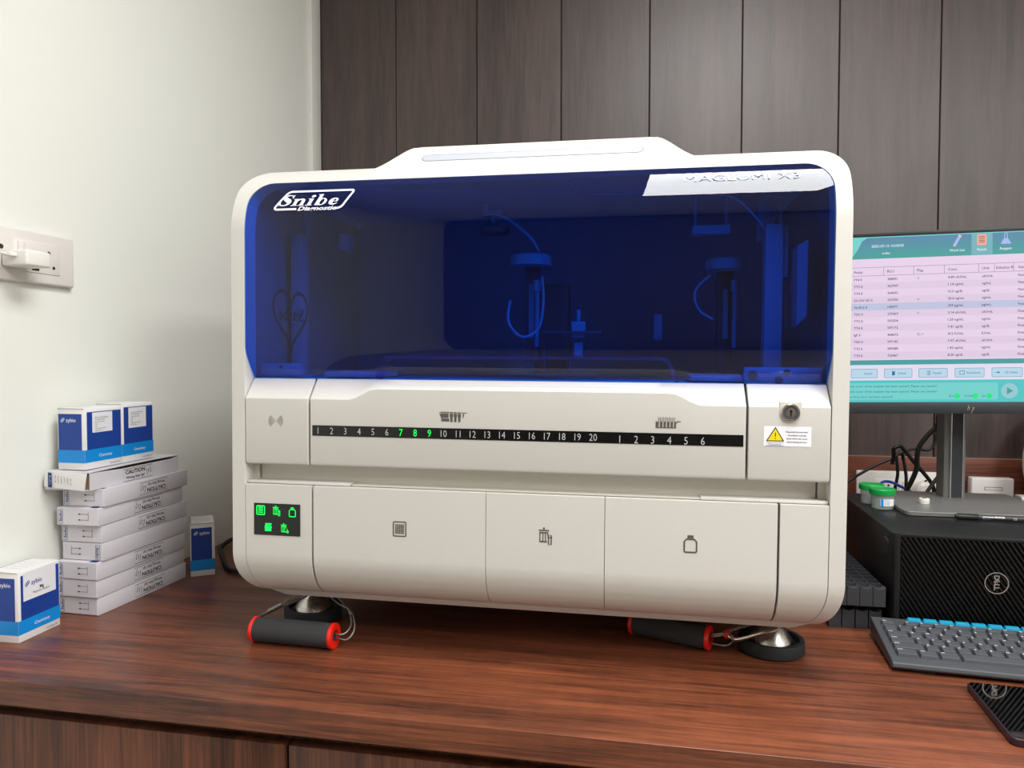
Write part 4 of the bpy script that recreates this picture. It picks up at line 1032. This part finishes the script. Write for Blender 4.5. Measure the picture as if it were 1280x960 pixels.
# header icons
a = SU(1201); v = SV(302)
sc.stroke([(a-.0040, v-.0075), (a+.0040, v+.0075)], .0052, e_peri); sc.stroke([(a+.0040, v+.0075), (a+.0056, v+.0105)], .0052, e_pk); sc.stroke([(a-.0040, v-.0075), (a-.0054, v-.0102)], .0042, e_pk)
sc.out('pencil_icon', t); sc = Print(o=(0, .0006, 0), eps=.0)
a = SU(1231); sc.rrect(a-.0082, v-.0100, a+.0082, v+.0105, .002, e_org)
for k in range(4): sc.rect(a-.0052, v-.0052+k*.0035, a+.0052, v-.0040+k*.0035, e_txt, .0001)
sc.out('list_icon', t); sc = Print(o=(0, .0006, 0), eps=.0)
a = SU(1260); sc.poly([(a-.0028, v+.0115), (a+.0028, v+.0115), (a+.0028, v+.002), (a+.0088, v-.0080), (a+.0075, v-.0095), (a-.0075, v-.0095), (a-.0088, v-.0080), (a-.0028, v+.002)], e_peri); sc.rect(a-.0014, v+.001, a+.0014, v+.0105, e_tealb, .0001)
sc.out('flask_icon', t); sc = Print(o=(0, .0006, 0), eps=.0)
v = SV(464.8)
sc.ring(SU(1078.2), v+.001, .0028, .0009, e_navy); sc.stroke([(SU(1078.2)+.002, v-.001), (SU(1078.2)+.0048, v-.0042)], .0011, e_navy)
sc.rect(SU(1120.5), v-.0038, SU(1124), v+.0026, e_navy, .0002); sc.rect(SU(1120), v+.0030, SU(1124.5), v+.0042, e_navy, .0002)
for k in range(3): sc.rect(SU(1164.5), v-.0036+k*.0032, SU(1169), v-.0024+k*.0032, e_navy, .0002)
sc.frame(SU(1205), v-.0032, SU(1210.5), v+.0032, .0009, e_navy, .0002)
sc.stroke([(SU(1248.5), v), (SU(1252), v)], .0011, e_navy, .0002); sc.poly([(SU(1251.5), v-.0022), (SU(1251.5), v+.0022), (SU(1254), v)], e_navy, .0002)
sc.out('button_symbol_print', t)
sc = Print(o=(0, .0004, 0), eps=.0)
for (a, c, tx) in BTN: sc.text(tx, SU((a+c)/2+5), v, .0037, e_navy, align='C', bold=.006)
sc.text('2025-07-15 16:24:50', SU(1094), SV(306.5), .0050, e_wht, bold=.004, xs=.95); sc.text('snibe', SU(1107.5), SV(315.3), .0048, e_wht)
for u, tx in ((1201, 'Work List'), (1231, 'Result'), (1260, 'Reagent'), (1290, 'QC')): sc.text(tx, SU(u), SV(313.5), .0046, e_wht, align='C', bold=.006, xs=.95)
for u, tx in ((1071, 'Assay'), (1114, 'RLU'), (1151.5, 'Flag'), (1190, 'Conc.'), (1231.5, 'Unit'), (1248.5, 'Dilution R'), (1275, 'Status')): sc.text(tx, SU(u), SV(338.2), .0049, e_txt, bold=.008)
rowsd = (('FT4 II','388951','>','4.89 uIU/mL','uIU/mL'), ('TT3 II','427997','','1.14 ng/mL','ng/mL'), ('TT4 II','364692','','10.3 ug/dL','ug/dL'), ('25-OH VD II','355700','<','20.6 ng/mL','ng/mL'), ('Vit B12 II','143077','','259 pg/mL','pg/mL'), ('TSH II','275469','>','3.14 uIU/mL','uIU/mL'),
         ('TT3 II','592504','','1.20 ng/mL','ng/mL'), ('TT4 II','547172','','7.41 ug/dL','ug/dL'), ('IgE II','468672','C; >','412 IU/mL','IU/mL'), ('TSH II','597185','','3.97 uIU/mL','uIU/mL'), ('TT3 II','589688','','1.43 ng/mL','ng/mL'), ('TT4 II','726467','','8.20 ug/dL','ug/dL'))
for k, r_ in enumerate(rowsd):
    v = SV(341.6+8.72*k+6.2)
    for u, tx in zip((1071.5, 1114.5, 1152, 1190, 1231.5, 1275), r_+('Finished',)): sc.text(tx, SU(u), v, .0044, e_txt, bold=.012)
for k, tx in enumerate(('The front cover of the analyzer has been opened. Please use caution!', 'The front cover of the analyzer has been opened. Please use caution!', 'Reagent Area door has been opened!')): sc.text(tx, SU(1056), SV(482.3+k*6.7), .0042, e_navy)
for u, tx in ((1192, 'PLC'), (1210, 'TCP/IP'), (1232, 'LIS')): sc.text(tx, SU(u), SV(495), .0038, e_navy)
sc.out('screen_lettering', t)
for o in t.children: o.rotation_euler = (0, -.0135, 0)
# stand
cxm, cyd = .005, .103
q = MB()
def colz(z): return [(cxm-.019, cyd+.028, z), (cxm-.020, cyd+.008, z), (cxm-.016, cyd-.004, z), (cxm-.006, cyd-.010, z), (cxm+.018, cyd-.010, z), (cxm+.023, cyd-.006, z), (cxm+.025, cyd+.008, z), (cxm+.024, cyd+.028, z)]
q.loft([colz(.006), colz(.345)], M_GUNM); q.build('stand_column', t, bevel=.002)
q = MB(); q.box((cxm-.0045, cyd-.0112, .010), (cxm+.0155, cyd-.0100, .345), M_BEZEL); q.build('column_slot', t)
q = MB(); q.box((cxm-.0075, cyd-.0120, .008), (cxm-.0045, cyd-.0098, .345), M_SATIN, .0006); q.box((cxm+.0155, cyd-.0120, .008), (cxm+.0175, cyd-.0098, .345), M_SATIN, .0006); q.build('column_edge', t)
q = MB()
P = rr(-.135, -.064, .135, .165, .012)
q.prism(P, (0, 0, .0), (1,0,0), (0,1,0), .0085, M_GUNM); BS = q.build('stand_base', t, bevel=.0015)
q = MB(); q.box((cxm-.05, .050, .22), (cxm+.05, cyd+.02, .31), M_BEZEL, .01); q.build('mount_head', t)

# ------------------------------------------------------------------ small things on the computer
def cup(x, y, label, sticker):
    t = thing('specimen_cup', label, 'cup', (x, y, PZ+.0004), group='green-lidded specimen cups')
    q = MB(); q.lathe([(.0175, 0), (.0195, .0012), (.0205, .028), (.0205, .030), (.0192, .030), (.0182, .0025), (.001, .0022)], M_CUP, None, 40); q.build('cup_body', t)
    q = MB(); q.lathe([(.0205, .0285), (.0232, .0288), (.0235, .030), (.0235, .0385), (.0225, .0398), (.019, .0402), (.0185, .0392), (.001, .0392)], M_GREENLID, None, 44); q.build('screw_lid', t)
    if sticker:
        q = MB()
        for (a0, a1, m, e) in ((-2.02, -.62, M_LABEL, .0003), (-1.98, -1.76, M_CYAN, .0005)):
            n = 10
            for k in range(n):
                b0 = a0+(a1-a0)*k/n; b1 = a0+(a1-a0)*(k+1)/n; r_ = .0206+e
                q.add([(r_*math.cos(b0), r_*math.sin(b0), .008), (r_*math.cos(b1), r_*math.sin(b1), .008), (r_*math.cos(b1), r_*math.sin(b1), .0215), (r_*math.cos(b0), r_*math.sin(b0), .0215)], [(0,1,2,3)], m)
        def oc(u, v): return Vector((.0212*math.cos(-1.70+u/.0212), .0212*math.sin(-1.70+u/.0212), v))
        p2 = Print(fn=oc); p2.text('Sample cup', .0005, .0185, .0018, M_INK, xs=.8)
        for k in range(3): p2.text('Name 34821 ID', .0005, .0155-k*.0028, .0014, M_INK, xs=.8)
        q.v += p2.v; base = len(q.v)-len(p2.v); k = q.mi(M_INK)
        for f in p2.f: q.f.append([i+base for i in f]); q.m.append(k)
        q.build('cup_sticker', t, fix=False)
    return t
cup(.4575, 1.500, 'green-lidded clear specimen cup with a white sticker, the front one', True)
cup(.4525, 1.552, 'green-lidded clear specimen cup without sticker, behind its twin', False)
t = thing('vial_cap', 'small white ribbed vial cap with red centre on the monitor base', 'cap', (.540, 1.520, PZ+.0093))
q = MB(); n = 40; prf = [(.0092, 0), (.0095, .0006), (.0095, .0095), (.0088, .0104)]
v = []; f = []
for (r, z) in prf:
    for k in range(n): rr_ = r*(1 if k % 2 else .965); v.append((rr_*math.cos(2*PI*k/n), rr_*math.sin(2*PI*k/n), z))
for i in range(3):
    for k in range(n): f.append((i*n+k, i*n+(k+1) % n, (i+1)*n+(k+1) % n, (i+1)*n+k))
f.append(list(range(n))[::-1]); f.append([3*n+k for k in range(n)]); q.add(v, f, M_SOCK2); q.build('cap_shell', t)
q = MB(); q.lathe([(.0045, .0102), (.0045, .0108)], mat('dark_red_septum', (130, 24, 34), rough=.5), None, 20); q.build('septum', t)
t = thing('marker_pen', 'black marker pen lying before the monitor stand base', 'pen', (.558, 1.4235, PZ+.0058), (0, 0, -.06))
TX = Matrix.Rotation(PI/2, 4, 'Y')
q = MB(); q.lathe([(.0036, .036), (.0050, .0365), (.0052, .13), (.0040, .136)], mat('charcoal_barrel', (50, 50, 52), rough=.4), TX, 24); q.build('barrel', t)
q = MB(); q.lathe([(.0030, 0), (.0042, .001), (.0046, .004), (.0055, .0045), (.0056, .037), (.0053, .0375)], M_BLACK, TX, 24); q.build('pen_cap', t)
def pb(u, v): return Vector((u, -.00545*math.cos(v/.0054), .00545*math.sin(v/.0054)))
pr = Print(fn=pb); pr.text('permanent MARKER', .043, .0006, .0030, M_WHITEP, bold=.02, shear=.2, xs=.95); pr.text('xylene-free', .043, -.0028, .0016, M_NUM, xs=1.2); pr.text('CE', .092, -.002, .0034, M_WHITEP); pr.out('barrel_print', t)
t = thing('round_drum', 'white round drum standing at the right edge beside the socket box', 'drum', (1.165, 2.07, .2015))
TD = Matrix.Rotation(PI/2, 4, 'X')
q = MB(); q.lathe([(.185, 0), (.198, .004), (.2008, .012), (.2008, .090), (.197, .102), (.186, .110)], M_SOCK2, TD, 72); q.build('drum_body', t)
q = MB(); q.lathe([(.150, .1095), (.152, .116), (.146, .120), (.08, .122)], M_SOCK, TD, 64); q.build('drum_cover', t)
t = thing('power_adapter', 'small white adapter lying on the computer behind the monitor base', 'adapter', (.7635, 1.660, PZ+.0003))
q = MB(); q.box((0, -.03, 0), (.03, 0, .0095), M_SOCK2, .0015); q.build('adapter_shell', t)
pr = Print(o=(0, -.03, 0), eps=.0004)
for k in range(3): pr.rect(.006, .0012+k*.0026, .026, .0022+k*.0026, M_HOLE)
pr.out('adapter_slot', t)

# ------------------------------------------------------------------ sample racks between analyzer and computer
def rack_part():
    q = MB(); w, L, h = .0200, .260, .0345
    pf = [(0, 0), (w, 0), (w, h)]+[(w-w*k/8, h-.0040*math.sin(PI*k/8)) for k in range(1, 8)]+[(0, h)]
    q.prism(pf, (0, .012, 0), (1,0,0), (0,0,1), .012, M_RACK)
    q.box((0, .0115, 0), (w, L, .012), M_RACK); q.box((0, .0115, .011), (.0016, L, h-.002), M_RACK); q.box((w-.0016, .0115, .011), (w, L, h-.002), M_RACK)
    return q, w, L, h
R0 = thing('sample_rack', 'upper dark grey sample rack touching the black computer side', 'rack', (.3815, 1.290, .0435), group='dark grey sample racks')
q, w, L, h = rack_part(); q.build('rack_body', R0, bevel=.0006)
q = MB()
for k in range(1, 12): q.box((.001, k*.0218, .010), (w-.001, k*.0218+.003, h-.0005), M_RACK)
q.build('well_divider', R0)
for i, (x, y, z, l) in enumerate(((.3608, 1.290, .0435, 'middle one of the three upper dark grey sample racks'), (.3401, 1.290, .0435, 'upper dark grey sample rack next to the analyzer corner'),
    (.3194, 1.290, .0435, 'upper dark grey sample rack mostly hidden by the analyzer corner'),
    (.3790, 1.302, .0, 'lower dark grey sample rack against the computer, under the others'), (.3575, 1.302, .0, 'lower dark grey sample rack, second from the computer'), (.3360, 1.302, .0, 'lower dark grey sample rack, third from the computer'), (.3145, 1.302, .0, 'lower dark grey sample rack below the analyzer corner'))):
    dup(R0, (x, y, z), (0, 0, 0), l)

# ------------------------------------------------------------------ keyboard
K = thing('keyboard', 'dark grey keyboard with turquoise media keys before the computer', 'keyboard', (.3615, 1.1295, 0), (0, 0, -.075))
KD, KL = .146, .46
def kz(v): return .0155+.0175*(v/KD)            # deck height
q = MB(); L = []
for u in (0, KL):
    L.append([(u, .002, .004), (u, -.004, .008), (u, -.002, .0145), (u, .006, .0172), (u, KD-.002, kz(KD)), (u, KD, kz(KD)-.003), (u, KD, .010), (u, KD-.01, .006)])
q.loft(L, M_KB); q.box((.03, .005, 0), (.06, .015, .0075), M_RUBBER); q.box((.03, KD-.020, 0), (.06, KD-.010, .012), M_RUBBER); q.box((.40, .005, 0), (.43, .015, .0075), M_RUBBER); q.box((.40, KD-.020, 0), (.43, KD-.010, .012), M_RUBBER); q.build('keyboard_body', K, bevel=.002)
U = .0213
leg = []
def key(u, v, wu, dv, m=M_KEY, hgt=.0062, legend=''):
    sl = .0175/KD; q = MB(); x0, x1 = u+.0008, u+wu-.0008; y0, y1 = v+.0007, v+dv-.0007; tp = .0022
    B = [(x0, y0, kz(y0)-.001), (x1, y0, kz(y0)-.001), (x1, y1, kz(y1)-.001), (x0, y1, kz(y1)-.001)]
    T = [(x0+tp, y0+tp*.7, kz(y0)+hgt), (x1-tp*.6, y0+tp*.7, kz(y0)+hgt), (x1-tp*.6, y1-tp*.5, kz(y1)+hgt), (x0+tp, y1-tp*.5, kz(y1)+hgt)]
    q.loft([B, T], m); o = q.build('key', K, bevel=.0007)
    if legend: leg.append((legend, x0+tp+.0014, y1-tp*.5-.0042, hgt))
    return o
P0 = .0095
def rowk(v, dv, items, start=0.):
    u = P0+start*U
    for it in items:
        w_, tx = it
        if tx is not None and u < .275: key(u, v, w_*U, dv, legend=tx)
        u += w_*U
dv = .0190; v0 = .0130
rowk(v0, dv, [(1.45,'Ctrl'), (1.3,'win'), (1.35,'Alt'), (6.2,' '), (1.3,'Alt')])
rowk(v0+dv, dv, [(2.1,'Shift')]+[(1, c) for c in 'ZXCVBNM,./'])
rowk(v0+2*dv, dv, [(1.7,'Caps')]+[(1, c) for c in "ASDFGHJKL;'"])
rowk(v0+3*dv, dv, [(1.5,'Tab')]+[(1, c) for c in 'QWERTYUIOP[]'])
rowk(v0+4*dv, dv, [(1, c) for c in '`1234567890-='])
rowk(v0+5*dv+.0035, .0125, [(1,'Esc'), (.6, None)]+[(1, 'F%d' % k) for k in (1,2,3,4)]+[(.55, None)]+[(1, 'F%d' % k) for k in (5,6,7,8)]+[(.55, None), (1, 'F9')])
for k in range(10):
    o = key(.0530+k*.0235, KD-.0120, .0239, .0105, M_BLUEKEY, .0042); o['label'] = 'turquoise media key'
pr = MB()
sl = math.atan(.0175/KD)
for tx, u, v, hh in leg:
    if not tx.strip(): continue
    p2 = Print(o=(u, v, kz(v)+hh), ux=(1,0,0), uy=(0, math.cos(sl), math.sin(sl)), eps=.0004); p2.text(tx, 0, 0, .0034 if len(tx) == 1 else .0026, M_WHITEP, bold=.015, xs=1.1)
    base = len(pr.v); pr.v += p2.v; mi_ = pr.mi(M_WHITEP)
    for f in p2.f: pr.f.append([i+base for i in f]); pr.m.append(mi_)
pr.build('key_legend_print', K, fix=False)

# ------------------------------------------------------------------ phone
t = thing('smartphone', 'black glossy smartphone with aubergine rim lying before the keyboard', 'phone', (.4445, 1.0895, 0), (0, 0, -.075))
q = MB(); q.prism(rr(0, -.158, .078, 0, .009, 8), (0, 0, .0005), (1,0,0), (0,1,0), .0100, M_PHRIM); q.build('rim', t, bevel=.002)
q = MB(); q.prism(rr(.0022, -.1558, .0758, -.0022, .0075, 8), (0, 0, .0095), (1,0,0), (0,1,0), .0013, M_PHGLASS); q.build('screen_glass', t)
q = MB()
q.lathe([(.0032, 0), (.0032, .0006), (.0018, .0008)], M_SILVER, Matrix.Translation((.039, -.1575, .0055)) @ Matrix.Rotation(PI/2, 4, 'X') @ Matrix.Diagonal((1.6, .8, 1, 1)), 20); q.build('charging_port', t)

# ------------------------------------------------------------------ light
def area(name, loc, sx, sy, power, col=(1, .98, .95), rot=(0, 0, 0)):
    l = bpy.data.lights.new(name, 'AREA'); l.shape = 'RECTANGLE'; l.size = sx; l.size_y = sy; l.energy = power; l.color = col
    o = bpy.data.objects.new(name, l); COL.objects.link(o); o.location = loc; o.rotation_euler = rot; return o
area('ceiling_panel_or_fill_lamp', (.335, .50, ZC-.01), .60, 1.06, 43, (1, 1, .99))
area('ceiling_panel_or_fill_lamp', (1.75, -.80, ZC-.01), .60, 1.20, 80, (1, 1, .99))  # added fill light for the front faces, no ceiling panel known here
w = bpy.data.worlds.new('world'); S.world = w; w.use_nodes = True
w.node_tree.nodes['Background'].inputs[0].default_value = (.05, .05, .05, 1)

S.view_settings.view_transform = 'Standard'; S.view_settings.look = 'None'; S.view_settings.gamma = 1; S.view_settings.exposure = 0
S.view_settings.use_curve_mapping = False
S.cycles.max_bounces = 10; S.cycles.transparent_max_bounces = 16; S.cycles.use_denoising = True
S.cycles.sample_clamp_indirect = 6
